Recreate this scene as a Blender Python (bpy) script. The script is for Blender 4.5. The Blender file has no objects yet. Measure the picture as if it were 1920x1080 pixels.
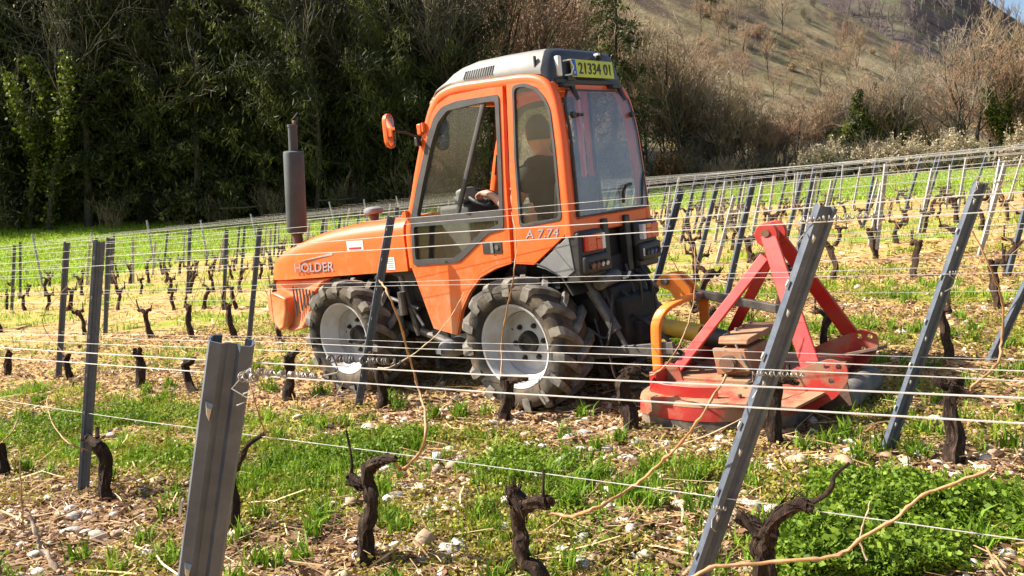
import bpy, bmesh, math, random
import numpy as np
from mathutils import Vector, Matrix, Euler
from mathutils.geometry import tessellate_polygon

S = bpy.context.scene
COL = S.collection
R = math.radians
PI = math.pi

# ------------------------------------------------------------------ camera
CAMZ = 1.42
cd = bpy.data.cameras.new('camera'); cam = bpy.data.objects.new('camera', cd); COL.objects.link(cam)
cd.sensor_width = 36; cd.lens = 30.0; cd.clip_start = 0.05; cd.clip_end = 3000
cam.location = (0, 0, CAMZ); cam.rotation_euler = (R(90 - 4), 0, 0)
S.camera = cam
# ------------------------------------------------------------------ sky, sun, exposure
SUN_EL = 40.0
SUN_DIR = Vector((-0.97, 0.13, 0)).normalized() * math.cos(R(SUN_EL)); SUN_DIR.z = math.sin(R(SUN_EL))
w = bpy.data.worlds.new('World'); S.world = w; w.use_nodes = True
nt = w.node_tree; bg = nt.nodes['Background']
sky = nt.nodes.new('ShaderNodeTexSky'); sky.sky_type = 'NISHITA'; sky.sun_disc = False
sky.sun_elevation = R(SUN_EL); sky.sun_rotation = math.atan2(SUN_DIR.x, SUN_DIR.y)
sky.air_density = 1.0; sky.dust_density = 2.5; sky.ozone_density = 1.0
nt.links.new(sky.outputs[0], bg.inputs[0]); bg.inputs[1].default_value = 0.075
sd = bpy.data.lights.new('sun', 'SUN'); sd.energy = 5.0; sd.angle = R(0.5); sd.color = (1.0, 0.925, 0.81)
so = bpy.data.objects.new('sun', sd); COL.objects.link(so)
so.rotation_euler = SUN_DIR.to_track_quat('Z', 'Y').to_euler()
so.location = (-20, 0, 30)
vs = S.view_settings; vs.view_transform = 'Standard'; vs.look = 'None'; vs.gamma = 1.0; vs.exposure = 1.42
S.cycles.use_denoising = True
S.cycles.max_bounces = 6; S.cycles.transparent_max_bounces = 12

# ------------------------------------------------------------------ noise
def _h(ix, iy, s):
    v = np.sin(ix * 127.1 + iy * 311.7 + s * 74.7) * 43758.5453
    return v - np.floor(v)
def vn(x, y, s=0):
    x = np.asarray(x, float); y = np.asarray(y, float)
    ix = np.floor(x); iy = np.floor(y); fx = x - ix; fy = y - iy
    fx = fx * fx * (3 - 2 * fx); fy = fy * fy * (3 - 2 * fy)
    a = _h(ix, iy, s); b = _h(ix + 1, iy, s); c = _h(ix, iy + 1, s); d = _h(ix + 1, iy + 1, s)
    return (a * (1 - fx) + b * fx) * (1 - fy) + (c * (1 - fx) + d * fx) * fy
def fbm(x, y, s=0, o=4):
    r = 0; a = .5
    for i in range(o):
        r = r + a * vn(x * 2 ** i, y * 2 ** i, s + i * 3); a *= .5
    return r / (1 - .5 ** o)
def sstep(a, b, x):
    t = np.clip((np.asarray(x, float) - a) / (b - a), 0, 1); return t * t * (3 - 2 * t)

# ------------------------------------------------------------------ layout: rows of vines
SA, SB = .1064, .0496                      # slope of the vineyard
NX, NY = .587, .81                         # across the rows
DX, DY = -.81, .587                        # along the rows (away, to the left)
ROW0, ROWD = 2.30, 1.865                   # offset of the second row, row spacing
S_END, N_END = 25.0, 29.5
def H0(x, y):
    r = np.sqrt(np.asarray(x, float) ** 2 + np.asarray(y, float) ** 2)
    k = np.clip((r - 26) / 27, 0, 1.25) ** 2
    xx = np.clip(x, -45, 45)
    k2 = -.03 * np.clip(x - 2, 0, 12) * sstep(6, 22, y)
    return k2 + SA * np.clip(x, -60, 70) + SB * np.clip(y, -5, 75) + k * (.72 - .035 * xx)
def H(x, y):
    r = np.sqrt(np.asarray(x, float) ** 2 + np.asarray(y, float) ** 2)
    amp = np.clip(1.5 - r / 30, .2, 1)
    return H0(x, y) + amp * (.05 * (fbm(x * 1.1, y * 1.1, 5, 3) - .5) + .03 * (vn(x * 7, y * 7, 9) - .5)) - .0
def hz(x, y): return float(H(x, y))
def NS(n, s): return (n * NX + s * DX, n * NY + s * DY)
def GR(n, s, dz=0.):
    x, y = NS(n, s); return Vector((x, y, hz(x, y) + dz))
_p = R(4)
def ray(px, py):
    """direction through a point of the 1920x1080 picture, used to survey the place"""
    u = (px - 960) / 1600; v = -(py - 540) / 1600
    return Vector((u, v * math.sin(_p) + math.cos(_p), v * math.cos(_p) - math.sin(_p)))
def on_row(px, py, n):
    r = ray(px, py); t = n / (NX * r.x + NY * r.y); return Vector((0, 0, CAMZ)) + r * t
def on_ground(px, py):
    r = ray(px, py); c = Vector((0, 0, CAMZ)); t = CAMZ / (r.x * SA + r.y * SB - r.z); return c + r * t
def at_depth(px, py, y):
    r = ray(px, py); return Vector((0, 0, CAMZ)) + r * (y / r.y)

# ------------------------------------------------------------------ mesh helpers
class MB:
    def __init__(s): s.v = []; s.f = []
    def add(s, vs, fs, M=None):
        b = len(s.v)
        s.v += [tuple(M @ Vector(q)) for q in vs] if M is not None else [tuple(q) for q in vs]
        s.f += [tuple(i + b for i in f) for f in fs]; return s
    def box(s, c, d, M=None, rot=None):
        x, y, z = d[0] / 2, d[1] / 2, d[2] / 2
        q = [Vector(p) for p in ((-x,-y,-z),(x,-y,-z),(x,y,-z),(-x,y,-z),(-x,-y,z),(x,-y,z),(x,y,z),(-x,y,z))]
        if rot is not None:
            E_ = Euler(rot); q = [p.copy() for p in q]
            for p in q: p.rotate(E_)
        q = [p + Vector(c) for p in q]
        return s.add(q, [(0,3,2,1),(4,5,6,7),(0,1,5,4),(1,2,6,5),(2,3,7,6),(3,0,4,7)], M)
    def tube(s, pts, rad, n=8, cap=True, M=None, jit=0., rng=None):
        pts = [Vector(p) for p in pts]
        if not hasattr(rad, '__len__'): rad = [rad] * len(pts)
        t0 = (pts[1] - pts[0]).normalized()
        u = t0.orthogonal().normalized(); vs = []; m = len(pts)
        for i, p in enumerate(pts):
            t = (pts[min(i+1, m-1)] - pts[max(i-1, 0)])
            t = t.normalized() if t.length > 1e-9 else t0
            u = (u - t * u.dot(t)); u = u.normalized() if u.length > 1e-6 else t.orthogonal().normalized()
            w_ = t.cross(u)
            for k in range(n):
                a = 2 * PI * k / n; r = rad[i] * (1 + (rng.uniform(-jit, jit) if rng else 0))
                vs.append(p + u * math.cos(a) * r + w_ * math.sin(a) * r)
        fs = [(i*n+k, i*n+(k+1) % n, (i+1)*n+(k+1) % n, (i+1)*n+k) for i in range(m-1) for k in range(n)]
        if cap: fs += [tuple(range(n-1, -1, -1)), tuple(range((m-1)*n, m*n))]
        return s.add(vs, fs, M)
    def cyl(s, a, b, r, n=16, r2=None, M=None): return s.tube([a, b], [r, r if r2 is None else r2], n, True, M)
    def lathe(s, prof, n=32, M=None, close=False):
        """prof: (radius, height along Y); turned about Y"""
        m = len(prof); vs = []
        for k in range(n):
            a = 2 * PI * k / n
            vs += [(r * math.cos(a), h, r * math.sin(a)) for r, h in prof]
        fs = []
        for k in range(n):
            k2 = (k + 1) % n
            for i in range(m - 1 + (1 if close else 0)):
                j = (i + 1) % m
                fs.append((k*m+i, k2*m+i, k2*m+j, k*m+j))
        return s.add(vs, fs, M)
    def plate(s, outer, holes, fn, t0, t1):
        """flat panel with holes: outlines (a,b); fn(a,b,t) gives the point at depth t0..t1"""
        loops = [outer] + list(holes)
        tri = tessellate_polygon([[Vector((p[0], p[1], 0)) for p in l] for l in loops])
        flat = [p for l in loops for p in l]; k = len(flat)
        vs = [fn(a, b, t0) for a, b in flat] + [fn(a, b, t1) for a, b in flat]
        fs = [tuple(t) for t in tri] + [tuple(i + k for i in reversed(t)) for t in tri]
        o = 0
        for l in loops:
            m = len(l)
            fs += [(o+i, o+(i+1) % m, k+o+(i+1) % m, k+o+i) for i in range(m)]; o += m
        return s.add(vs, fs)
    def sweep(s, path, sec, side, closed=False, cap=True):
        """section (a,b): a along side, b along tangent x side"""
        path = [Vector(p) for p in path]; m = len(path); n = len(sec); vs = []
        for i, p in enumerate(path):
            t = (path[(i+1) % m if closed else min(i+1, m-1)] - path[i-1 if closed else max(i-1, 0)]).normalized()
            sd_ = Vector(side); sd_ = (sd_ - t * sd_.dot(t)).normalized(); nn = t.cross(sd_)
            vs += [p + sd_ * a + nn * b for a, b in sec]
        q = m if closed else m - 1
        fs = [(i*n+k, i*n+(k+1) % n, ((i+1) % m)*n+(k+1) % n, ((i+1) % m)*n+k) for i in range(q) for k in range(n)]
        if cap and not closed: fs += [tuple(range(n-1, -1, -1)), tuple(range((m-1)*n, m*n))]
        return s.add(vs, fs)
    def loft(s, rings, cap=True):
        n = len(rings[0]); m = len(rings); vs = [p for r in rings for p in r]
        fs = [(i*n+k, i*n+(k+1) % n, (i+1)*n+(k+1) % n, (i+1)*n+k) for i in range(m-1) for k in range(n)]
        if cap: fs += [tuple(range(n-1, -1, -1)), tuple(range((m-1)*n, m*n))]
        return s.add(vs, fs)
    def mesh(s, name, mat, smooth=35):
        me = bpy.data.meshes.new(name); me.from_pydata([tuple(v) for v in s.v], [], s.f); me.validate(verbose=False)
        bm = bmesh.new(); bm.from_mesh(me); bmesh.ops.recalc_face_normals(bm, faces=bm.faces); bm.to_mesh(me); bm.free()
        if smooth:
            me.shade_smooth(); me.set_sharp_from_angle(angle=R(smooth))
        if mat: me.materials.append(mat)
        return me
    def build(s, name, mat, parent=None, smooth=35, bevel=0, seg=2):
        o = bpy.data.objects.new(name, s.mesh(name, mat, smooth)); COL.objects.link(o)
        if parent: o.parent = parent
        if bevel:
            b = o.modifiers.new('bevel', 'BEVEL'); b.width = bevel; b.segments = seg; b.limit_method = 'ANGLE'; b.angle_limit = R(40)
            b.harden_normals = False
        return o
def rrect(a, b, r, n=4):
    """rounded rectangle outline, full sizes a x b"""
    out = []
    for cx, cy, a0 in ((a/2-r, b/2-r, 0), (-a/2+r, b/2-r, 90), (-a/2+r, -b/2+r, 180), (a/2-r, -b/2+r, 270)):
        for i in range(n+1):
            t = R(a0 + 90 * i / n); out.append((cx + r * math.cos(t), cy + r * math.sin(t)))
    return out
def rounded(pts, r, n=4):
    """round every corner of a polygon"""
    out = []; m = len(pts)
    for i in range(m):
        p = Vector(pts[i]); a = Vector(pts[i-1]); b = Vector(pts[(i+1) % m])
        d = min(r, (a-p).length*.45, (b-p).length*.45)
        p0 = p + (a-p).normalized()*d; p1 = p + (b-p).normalized()*d
        for k in range(n+1):
            t = k/n; out.append(tuple((1-t)**2*p0 + 2*t*(1-t)*p + t*t*p1))
    return out
def crom(pts, k=6):
    """smooth curve through points"""
    P = [Vector(p) for p in pts]; P = [P[0]*2-P[1]] + P + [P[-1]*2-P[-2]]; out = []
    for i in range(1, len(P)-2):
        a, b, c, d = P[i-1:i+3]
        for j in range(k):
            t = j/k; out.append(.5*((2*b)+(c-a)*t+(2*a-5*b+4*c-d)*t*t+(3*b-a-3*c+d)*t**3))
    out.append(P[-2]); return out
def tag(o, label=None, cat=None, group=None, kind=None):
    if label: o['label'] = label
    if cat: o['category'] = cat
    if group: o['group'] = group
    if kind: o['kind'] = kind
    return o
def empty(name, loc=(0, 0, 0), M=None):
    o = bpy.data.objects.new(name, None); COL.objects.link(o); o.empty_display_size = .1
    if M is not None: o.matrix_world = M
    else: o.location = loc
    return o
def obj(name, me, parent=None, loc=None, rot=None, sc=None):
    o = bpy.data.objects.new(name, me); COL.objects.link(o)
    if parent: o.parent = parent
    if loc is not None: o.location = loc
    if rot is not None: o.rotation_euler = rot
    if sc is not None: o.scale = (sc, sc, sc) if not hasattr(sc, '__len__') else sc
    return o
def np_mesh(name, V, Fq, mat, attrs=None):
    """fast mesh from arrays; Fq (m,3) or (m,4)"""
    V = np.asarray(V, np.float32); Fq = np.asarray(Fq, np.int32); k = Fq.shape[1]
    me = bpy.data.meshes.new(name)
    me.vertices.add(len(V)); me.vertices.foreach_set('co', V.ravel())
    me.loops.add(Fq.size); me.loops.foreach_set('vertex_index', Fq.ravel())
    me.polygons.add(len(Fq)); me.polygons.foreach_set('loop_start', np.arange(len(Fq), dtype=np.int32) * k)
    me.polygons.foreach_set('loop_total', np.full(len(Fq), k, np.int32))
    for an, (dom, ty, arr) in (attrs or {}).items():
        at = me.attributes.new(an, ty, dom)
        at.data.foreach_set('value' if ty == 'FLOAT' else 'color', np.asarray(arr, np.float32).ravel())
    me.update(calc_edges=True); me.materials.append(mat); return me

# ------------------------------------------------------------------ materials
def nodes(name):
    m = bpy.data.materials.new(name); m.use_nodes = True; t = m.node_tree; return m, t, t.nodes['Principled BSDF']
def N_(t, ty, **k):
    n = t.nodes.new(ty)
    for a, b in k.items():
        if a.startswith('i_'):
            n.inputs[int(a[2:]) if a[2:].isdigit() else a[2:].replace('_', ' ')].default_value = b
        else: setattr(n, a, b)
    return n
def ramp(t, fac, stops):
    r = t.nodes.new('ShaderNodeValToRGB'); e = r.color_ramp.elements
    while len(e) < len(stops): e.new(.5)
    for q, (p, c) in zip(e, stops): q.position = p; q.color = tuple(c) + (1,) if len(c) == 3 else c
    t.links.new(fac, r.inputs[0]); return r.outputs[0]
def noise(t, scale, detail=4, rough=.6, coord='Object', dist=0, vec=None):
    tc = N_(t, 'ShaderNodeTexCoord'); n = N_(t, 'ShaderNodeTexNoise', i_Scale=scale, i_Detail=detail, i_Roughness=rough, i_Distortion=dist)
    t.links.new(vec if vec is not None else tc.outputs[coord], n.inputs['Vector']); return n.outputs['Fac']
def mixc(t, f, a, b, mode='MIX'):
    m = N_(t, 'ShaderNodeMix', data_type='RGBA', blend_type=mode)
    for s_, v in ((0, f), (6, a), (7, b)):
        if hasattr(v, 'is_output'): t.links.new(v, m.inputs[s_])
        else: m.inputs[s_].default_value = v if not isinstance(v, tuple) else (v + (1,) if len(v) == 3 else v)
    return m.outputs[2]
def bump(t, b, h, st=.3, dist=.01):
    n = N_(t, 'ShaderNodeBump', i_Strength=st, i_Distance=dist); t.links.new(h, n.inputs['Height']); t.links.new(n.outputs[0], b.inputs['Normal'])
def mat(name, c, rough=.5, metal=0, c2=None, scale=6, lo=.4, hi=.65, bmp=0, bscale=60, coat=0, spec=.5, detail=5):
    """plain surface with a second colour (dust, rust, wear) breaking through"""
    m, t, b = nodes(name)
    b.inputs['Roughness'].default_value = rough; b.inputs['Metallic'].default_value = metal
    b.inputs['Specular IOR Level'].default_value = spec; b.inputs['Coat Weight'].default_value = coat
    c2 = c2 or tuple(min(1, x * 1.25 + .01) for x in c)
    f = noise(t, scale, detail, .65)
    t.links.new(ramp(t, f, [(lo, c), (hi, c2)]), b.inputs['Base Color'])
    rr = N_(t, 'ShaderNodeMapRange'); t.links.new(f, rr.inputs[0]); rr.inputs[3].default_value = max(0, rough - .08); rr.inputs[4].default_value = min(1, rough + .15)
    t.links.new(rr.outputs[0], b.inputs['Roughness'])
    if bmp: bump(t, b, noise(t, bscale, 4), bmp)
    return m
def leafmat(name, stops, trans=.35, attr='tone', rough=.6):
    """leaves: the tone of each leaf comes from its own attribute"""
    m, t, b = nodes(name)
    a = N_(t, 'ShaderNodeAttribute', attribute_name=attr)
    c = ramp(t, a.outputs['Fac'], stops); t.links.new(c, b.inputs['Base Color']); b.inputs['Roughness'].default_value = rough
    b.inputs['Specular IOR Level'].default_value = .25
    tr = N_(t, 'ShaderNodeBsdfTranslucent'); t.links.new(c, tr.inputs[0])
    mx = N_(t, 'ShaderNodeMixShader', i_0=trans); o = t.nodes['Material Output']
    t.links.new(b.outputs[0], mx.inputs[1]); t.links.new(tr.outputs[0], mx.inputs[2]); t.links.new(mx.outputs[0], o.inputs[0]); return m
def glassmat(name, tint, dust=.08, dcol=(.55, .52, .46), rough=.03, f0=.035):
    m, t, b = nodes(name); o = t.nodes['Material Output']; t.nodes.remove(b)
    tr = N_(t, 'ShaderNodeBsdfTransparent'); tr.inputs[0].default_value = tint + (1,)
    gl = N_(t, 'ShaderNodeBsdfGlossy', i_Roughness=rough); lw = N_(t, 'ShaderNodeLayerWeight', i_Blend=.5); pw = N_(t, 'ShaderNodeMath', operation='POWER', i_1=5.0); t.links.new(lw.outputs['Facing'], pw.inputs[0])
    fr = N_(t, 'ShaderNodeMath', operation='MULTIPLY_ADD', i_1=.9, i_2=f0); t.links.new(pw.outputs[0], fr.inputs[0])
    m1 = N_(t, 'ShaderNodeMixShader'); t.links.new(fr.outputs[0], m1.inputs[0]); t.links.new(tr.outputs[0], m1.inputs[1]); t.links.new(gl.outputs[0], m1.inputs[2])
    df = N_(t, 'ShaderNodeBsdfDiffuse'); df.inputs[0].default_value = dcol + (1,)
    f = noise(t, 7, 6, .7); mr = N_(t, 'ShaderNodeMapRange'); t.links.new(f, mr.inputs[0]); mr.inputs[1].default_value = .35; mr.inputs[2].default_value = .75
    mr.inputs[3].default_value = dust * .4; mr.inputs[4].default_value = dust * 1.8
    m2 = N_(t, 'ShaderNodeMixShader'); t.links.new(mr.outputs[0], m2.inputs[0]); t.links.new(m1.outputs[0], m2.inputs[1]); t.links.new(df.outputs[0], m2.inputs[2])
    t.links.new(m2.outputs[0], o.inputs[0]); return m

MT = {}
MT['orange'] = mat('orange_paint', (.72, .125, .016), .38, c2=(.66, .16, .04), scale=5, lo=.5, hi=.85, coat=.25)
def orange_mat():
    m, t, b = nodes('orange_paint'); b.inputs['Coat Weight'].default_value = .2
    tc = N_(t, 'ShaderNodeTexCoord'); sp_ = N_(t, 'ShaderNodeSeparateXYZ'); t.links.new(tc.outputs['Object'], sp_.inputs[0])
    n1 = noise(t, 4, 6, .65); n2 = noise(t, 45, 5, .7); n3 = noise(t, 11, 6, .75)
    col = ramp(t, n1, [(.35, (.74, .10, .009)), (.6, (.70, .112, .016)), (.8, (.62, .14, .035))])
    zr_ = N_(t, 'ShaderNodeMapRange'); t.links.new(sp_.outputs[2], zr_.inputs[0]); zr_.inputs[1].default_value = 1.05; zr_.inputs[2].default_value = .42; zr_.inputs[3].default_value = .0; zr_.inputs[4].default_value = .42
    ad = N_(t, 'ShaderNodeMath', operation='ADD'); t.links.new(zr_.outputs[0], ad.inputs[0]); t.links.new(n3, ad.inputs[1])
    spk = N_(t, 'ShaderNodeMapRange'); t.links.new(ad.outputs[0], spk.inputs[0]); spk.inputs[1].default_value = .58; spk.inputs[2].default_value = .95; spk.inputs[4].default_value = .7
    col = mixc(t, spk.outputs[0], col, (.42, .27, .15))
    col = mixc(t, ramp(t, n2, [(.66, (0, 0, 0)), (.74, (.35, .35, .35))]), col, (.35, .2, .1))
    t.links.new(col, b.inputs['Base Color'])
    rr = N_(t, 'ShaderNodeMapRange'); t.links.new(n3, rr.inputs[0]); rr.inputs[3].default_value = .25; rr.inputs[4].default_value = .65; t.links.new(rr.outputs[0], b.inputs['Roughness'])
    return m
MT['orange'] = orange_mat()
MT['orange_dark'] = mat('amber_paint', (.72, .20, .02), .45, c2=(.45, .16, .05), scale=9, lo=.5, hi=.8)
MT['red'] = mat('red_paint', (.40, .014, .013), .45, c2=(.33, .06, .035), scale=7, lo=.45, hi=.8)
MT['red_dusty'] = mat('dusty_red_paint', (.38, .022, .016), .6, c2=(.27, .155, .09), scale=5.2, lo=.42, hi=.62, bmp=.1)
MT['dustrubber'] = mat('dusty_rubber', (.06, .05, .045), .85, c2=(.30, .22, .15), scale=5, lo=.4, hi=.65)
MT['dust_top'] = mat('dusty_steel', (.27, .165, .088), .85, c2=(.34, .035, .02), scale=5, lo=.46, hi=.66, bmp=.2)
MT['gearrust'] = mat('rusty_gearbox', (.30, .115, .05), .75, c2=(.30, .19, .11), scale=8, lo=.35, hi=.6, bmp=.2)
MT['roofdark'] = mat('roof_dark_plastic', (.028, .032, .042), .4, c2=(.045, .047, .055), scale=6)
MT['roofgrey'] = mat('roof_plastic', (.185, .18, .168), .55, c2=(.14, .138, .13), scale=4, lo=.4, hi=.75)
MT['black'] = mat('black_plastic', (.018, .018, .02), .5, c2=(.045, .042, .038), scale=9, lo=.45, hi=.8)
MT['gasket'] = mat('rubber_gasket', (.03, .031, .034), .55, c2=(.05, .048, .045), scale=12)
MT['chassis'] = mat('chassis_grime', (.012, .012, .012), .7, c2=(.05, .04, .03), scale=8, lo=.5, hi=.8)
MT['greyplate'] = mat('grey_plate', (.15, .155, .165), .5, c2=(.2, .2, .2), scale=7)
MT['rim'] = mat('rim_paint', (.42, .435, .465), .42, c2=(.32, .26, .20), scale=7, lo=.42, hi=.75)
MT['tyre'] = mat('tyre_rubber', (.025, .024, .023), .85, c2=(.17, .125, .08), scale=5.5, lo=.42, hi=.72, bmp=.25, bscale=40, spec=.3)
MT['lug'] = mat('tread_rubber', (.085, .08, .075), .85, c2=(.27, .24, .20), scale=9, lo=.35, hi=.7, bmp=.2, bscale=40, spec=.3)
MT['exhaust'] = mat('exhaust_heat', (.042, .05, .06), .65, c2=(.075, .078, .085), scale=7, lo=.4, hi=.8, bmp=.1)
MT['rusty'] = mat('rust', (.16, .08, .045), .8, c2=(.08, .06, .05), scale=14, bmp=.2)
MT['steel'] = mat('worn_steel', (.09, .085, .08), .7, .1, c2=(.2, .17, .14), scale=12)
MT['darksteel'] = mat('dark_steel', (.07, .068, .065), .5, .3, c2=(.16, .14, .12), scale=12)
MT['galv'] = mat('galvanised_steel', (.045, .06, .09), .5, .0, c2=(.085, .102, .13), scale=30, lo=.35, hi=.7, bmp=.06, bscale=90)
MT['galvlight'] = mat('weathered_galvanised', (.30, .30, .30), .5, .5, c2=(.42, .41, .39), scale=18, lo=.35, hi=.7)
MT['wire'] = mat('wire_metal', (.50, .50, .49), .4, .5, c2=(.64, .63, .61), scale=20)
MT['tie'] = mat('tie_wire', (.36, .34, .31), .5, .4, c2=(.2, .17, .14), scale=60)
MT['yellow'] = mat('yellow_guard', (.62, .42, .03), .5, c2=(.35, .25, .08), scale=8)
MT['redlens'] = mat('red_lens', (.5, .012, .012), .25, c2=(.6, .03, .02), coat=.4)
MT['amberlens'] = mat('amber_lens', (.6, .14, .01), .25, c2=(.7, .2, .02), coat=.4)
MT['white'] = mat('white_plastic', (.75, .75, .74), .4, c2=(.6, .58, .54))
MT['blue'] = mat('blue_cap', (.03, .08, .35), .4)
MT['brownplug'] = mat('brown_cap', (.18, .08, .05), .6)
MT['plate'] = mat('plate_yellow_green', (.50, .58, .02), .4, c2=(.44, .5, .05), scale=9)
MT['eublue'] = mat('plate_blue', (.01, .08, .45), .4)
MT['ink'] = mat('plate_ink', (.01, .012, .012), .5)
MT['silver'] = mat('silver_decal', (.33, .27, .27), .4, c2=(.4, .34, .34))
MT['violet'] = mat('decal_outline', (.22, .14, .2), .5)
MT['skin'] = mat('skin', (.52, .27, .18), .55, c2=(.46, .22, .15), scale=18)
MT['hair'] = mat('hair', (.022, .015, .011), .6, c2=(.04, .028, .02), scale=60, bmp=.5, bscale=220)
MT['tshirt'] = mat('black_cotton', (.012, .012, .013), .9, c2=(.022, .021, .02), scale=8, bmp=.3, bscale=26)
MT['jeans'] = mat('blue_denim', (.03, .045, .08), .9, c2=(.05, .065, .1), scale=30)
MT['glass'] = glassmat('cab_glass', (.94, .96, .94), .006)
MT['glass_far'] = glassmat('dusty_far_glass', (.9, .92, .88), .16, (.6, .58, .5))
MT['glass_rear'] = glassmat('dusty_rear_glass', (.85, .85, .88), .07, (.55, .54, .56), f0=.09)
MT['mirror'] = mat('mirror_glass', (.8, .8, .8), .03, 1.0, c2=(.75, .75, .75))
MT['interior'] = mat('cab_interior', (.06, .06, .062), .7, c2=(.1, .098, .09), scale=10)

# ================================================================== setting: ground, hills
def ax(segs):
    out = []
    for a, b, d in segs: out += list(np.arange(a, b - 1e-6, d))
    return np.array(out + [segs[-1][1]])
def row_t(x, y):
    n = x * NX + y * NY; ph = ((n - ROW0) / ROWD) % 1.0
    return np.abs(ph - .5) * 2, n                    # 1 on a row, 0 midway between rows
def green(x, y):
    """how much green growth covers the soil"""
    t, n = row_t(x, y); s = x * DX + y * DY
    band = 1 - sstep(.45, .95, t + .25 * (vn(x * .9, y * .9, 3) - .5))
    patch = sstep(.36, .62, fbm(x * .75, y * .75, 21, 3))
    fine = sstep(.3, .6, vn(x * 3.1, y * 3.1, 23))
    g = band * (.35 + .65 * patch) * (.45 + .55 * fine)
    g = np.where((n > 4.1) & (n < 6.1), g * .45, g)
    g = np.where(n < 2.1, g * .25, g)
    g = np.where(n > 6.1, g * .95, g)
    far = np.maximum(sstep(S_END - .5, S_END + 1.2, s), sstep(N_END - .6, N_END + .8, n))
    far = np.maximum(far, .72 * sstep(9, 19, s) * (.35 + .65 * fine) * (.4 + .6 * patch))
    return np.clip(np.maximum(g, far), 0, 1)
xs = ax([(-600, -120, 40), (-120, -40, 5), (-40, -8, 1.0), (-8, -4.2, .2), (-4.2, 4.2, .05), (4.2, 8, .2), (8, 40, 1.0), (40, 120, 5), (120, 600, 40)])
ys = ax([(-6, 1.6, .4), (1.6, 7.2, .05), (7.2, 14, .14), (14, 32, .5), (32, 70, 1.5), (70, 130, 6), (130, 900, 50)])
Xg, Yg = np.meshgrid(xs, ys); Zg = H(Xg, Yg)
Vg = np.stack([Xg, Yg, Zg], -1).reshape(-1, 3); nx_, ny_ = len(xs), len(ys)
ii = (np.arange(ny_ - 1)[:, None] * nx_ + np.arange(nx_ - 1)[None]).ravel()
Fg = np.stack([ii, ii + 1, ii + nx_ + 1, ii + nx_], 1)
def ground_mat():
    m, t, b = nodes('vineyard_soil'); b.inputs['Roughness'].default_value = .95; b.inputs['Specular IOR Level'].default_value = .15
    n1 = noise(t, 5, 8, .7); n2 = noise(t, 38, 6, .7); n3 = noise(t, 1.3, 4, .6)
    soil = ramp(t, n1, [(.3, (.20, .11, .05)), (.48, (.46, .28, .125)), (.62, (.58, .37, .15)), (.8, (.60, .43, .22))])
    fine = ramp(t, n2, [(.3, (.13, .07, .035)), (.5, (.45, .27, .11)), (.68, (.60, .42, .2))])
    c = mixc(t, .55, soil, fine)
    vo = N_(t, 'ShaderNodeTexVoronoi', i_Scale=26.0); tc = N_(t, 'ShaderNodeTexCoord'); t.links.new(tc.outputs['Object'], vo.inputs['Vector'])
    st = N_(t, 'ShaderNodeMapRange'); t.links.new(vo.outputs['Distance'], st.inputs[0]); st.inputs[1].default_value = .22; st.inputs[2].default_value = .1
    stm = N_(t, 'ShaderNodeMath', operation='MULTIPLY'); t.links.new(st.outputs[0], stm.inputs[0])
    gate = ramp(t, n3, [(.45, (0, 0, 0)), (.62, (1, 1, 1))]); t.links.new(gate, stm.inputs[1])
    c = mixc(t, stm.outputs[0], c, (.5, .42, .34))
    a = N_(t, 'ShaderNodeAttribute', attribute_name='green')
    gcol = ramp(t, n2, [(.3, (.08, .12, .01)), (.52, (.20, .26, .018)), (.72, (.40, .37, .05))])
    gf = N_(t, 'ShaderNodeMath', operation='MULTIPLY_ADD'); t.links.new(a.outputs['Fac'], gf.inputs[0]); gf.inputs[1].default_value = 1.15
    nn = N_(t, 'ShaderNodeMapRange'); t.links.new(n1, nn.inputs[0]); nn.inputs[1].default_value = .3; nn.inputs[2].default_value = .7; nn.inputs[3].default_value = -.3; nn.inputs[4].default_value = .12
    t.links.new(nn.outputs[0], gf.inputs[2]); gf.use_clamp = True
    c = mixc(t, gf.outputs[0], c, gcol)
    t.links.new(c, b.inputs['Base Color']); bump(t, b, n2, .8, .02); return m
ground = obj('ground', np_mesh('ground', Vg, Fg, ground_mat(), {'green': ('POINT', 'FLOAT', green(Vg[:, 0], Vg[:, 1]))}))
ground.data.shade_smooth(); tag(ground, kind='structure')

# hillside behind the woods: a ridge that falls to the right
def hill_z(x, y):
    q = x / np.maximum(y, 1.); base = H0(x, y) - 1.0; eb = (base - CAMZ) / np.maximum(y, 1.)
    top_ = np.clip(.184 - .487 * (q - .506), -.05, .40)
    t = np.clip((y - 66) / 150, 0, 1); f = t ** .8
    z = CAMZ + y * (eb * (1 - f) + np.maximum(top_, eb * .5) * f)
    z = z - np.clip(y - 216, 0, 500) * 1.1
    return z + sstep(66, 90, y) * (1.4 * (fbm(x * .06, y * .05, 33, 4) - .5) + .9 * (fbm(x * .2, y * .2, 35, 3) - .5))
hx = ax([(-260, -60, 12), (-60, 160, 2.2), (160, 300, 10)]); hy = ax([(66, 216, 2.2), (216, 300, 8)])
Xh, Yh = np.meshgrid(hx, hy); Vh = np.stack([Xh, Yh, hill_z(Xh, Yh)], -1).reshape(-1, 3)
ii = (np.arange(len(hy) - 1)[:, None] * len(hx) + np.arange(len(hx) - 1)[None]).ravel()
Fh = np.stack([ii, ii + 1, ii + len(hx) + 1, ii + len(hx)], 1)
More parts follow.
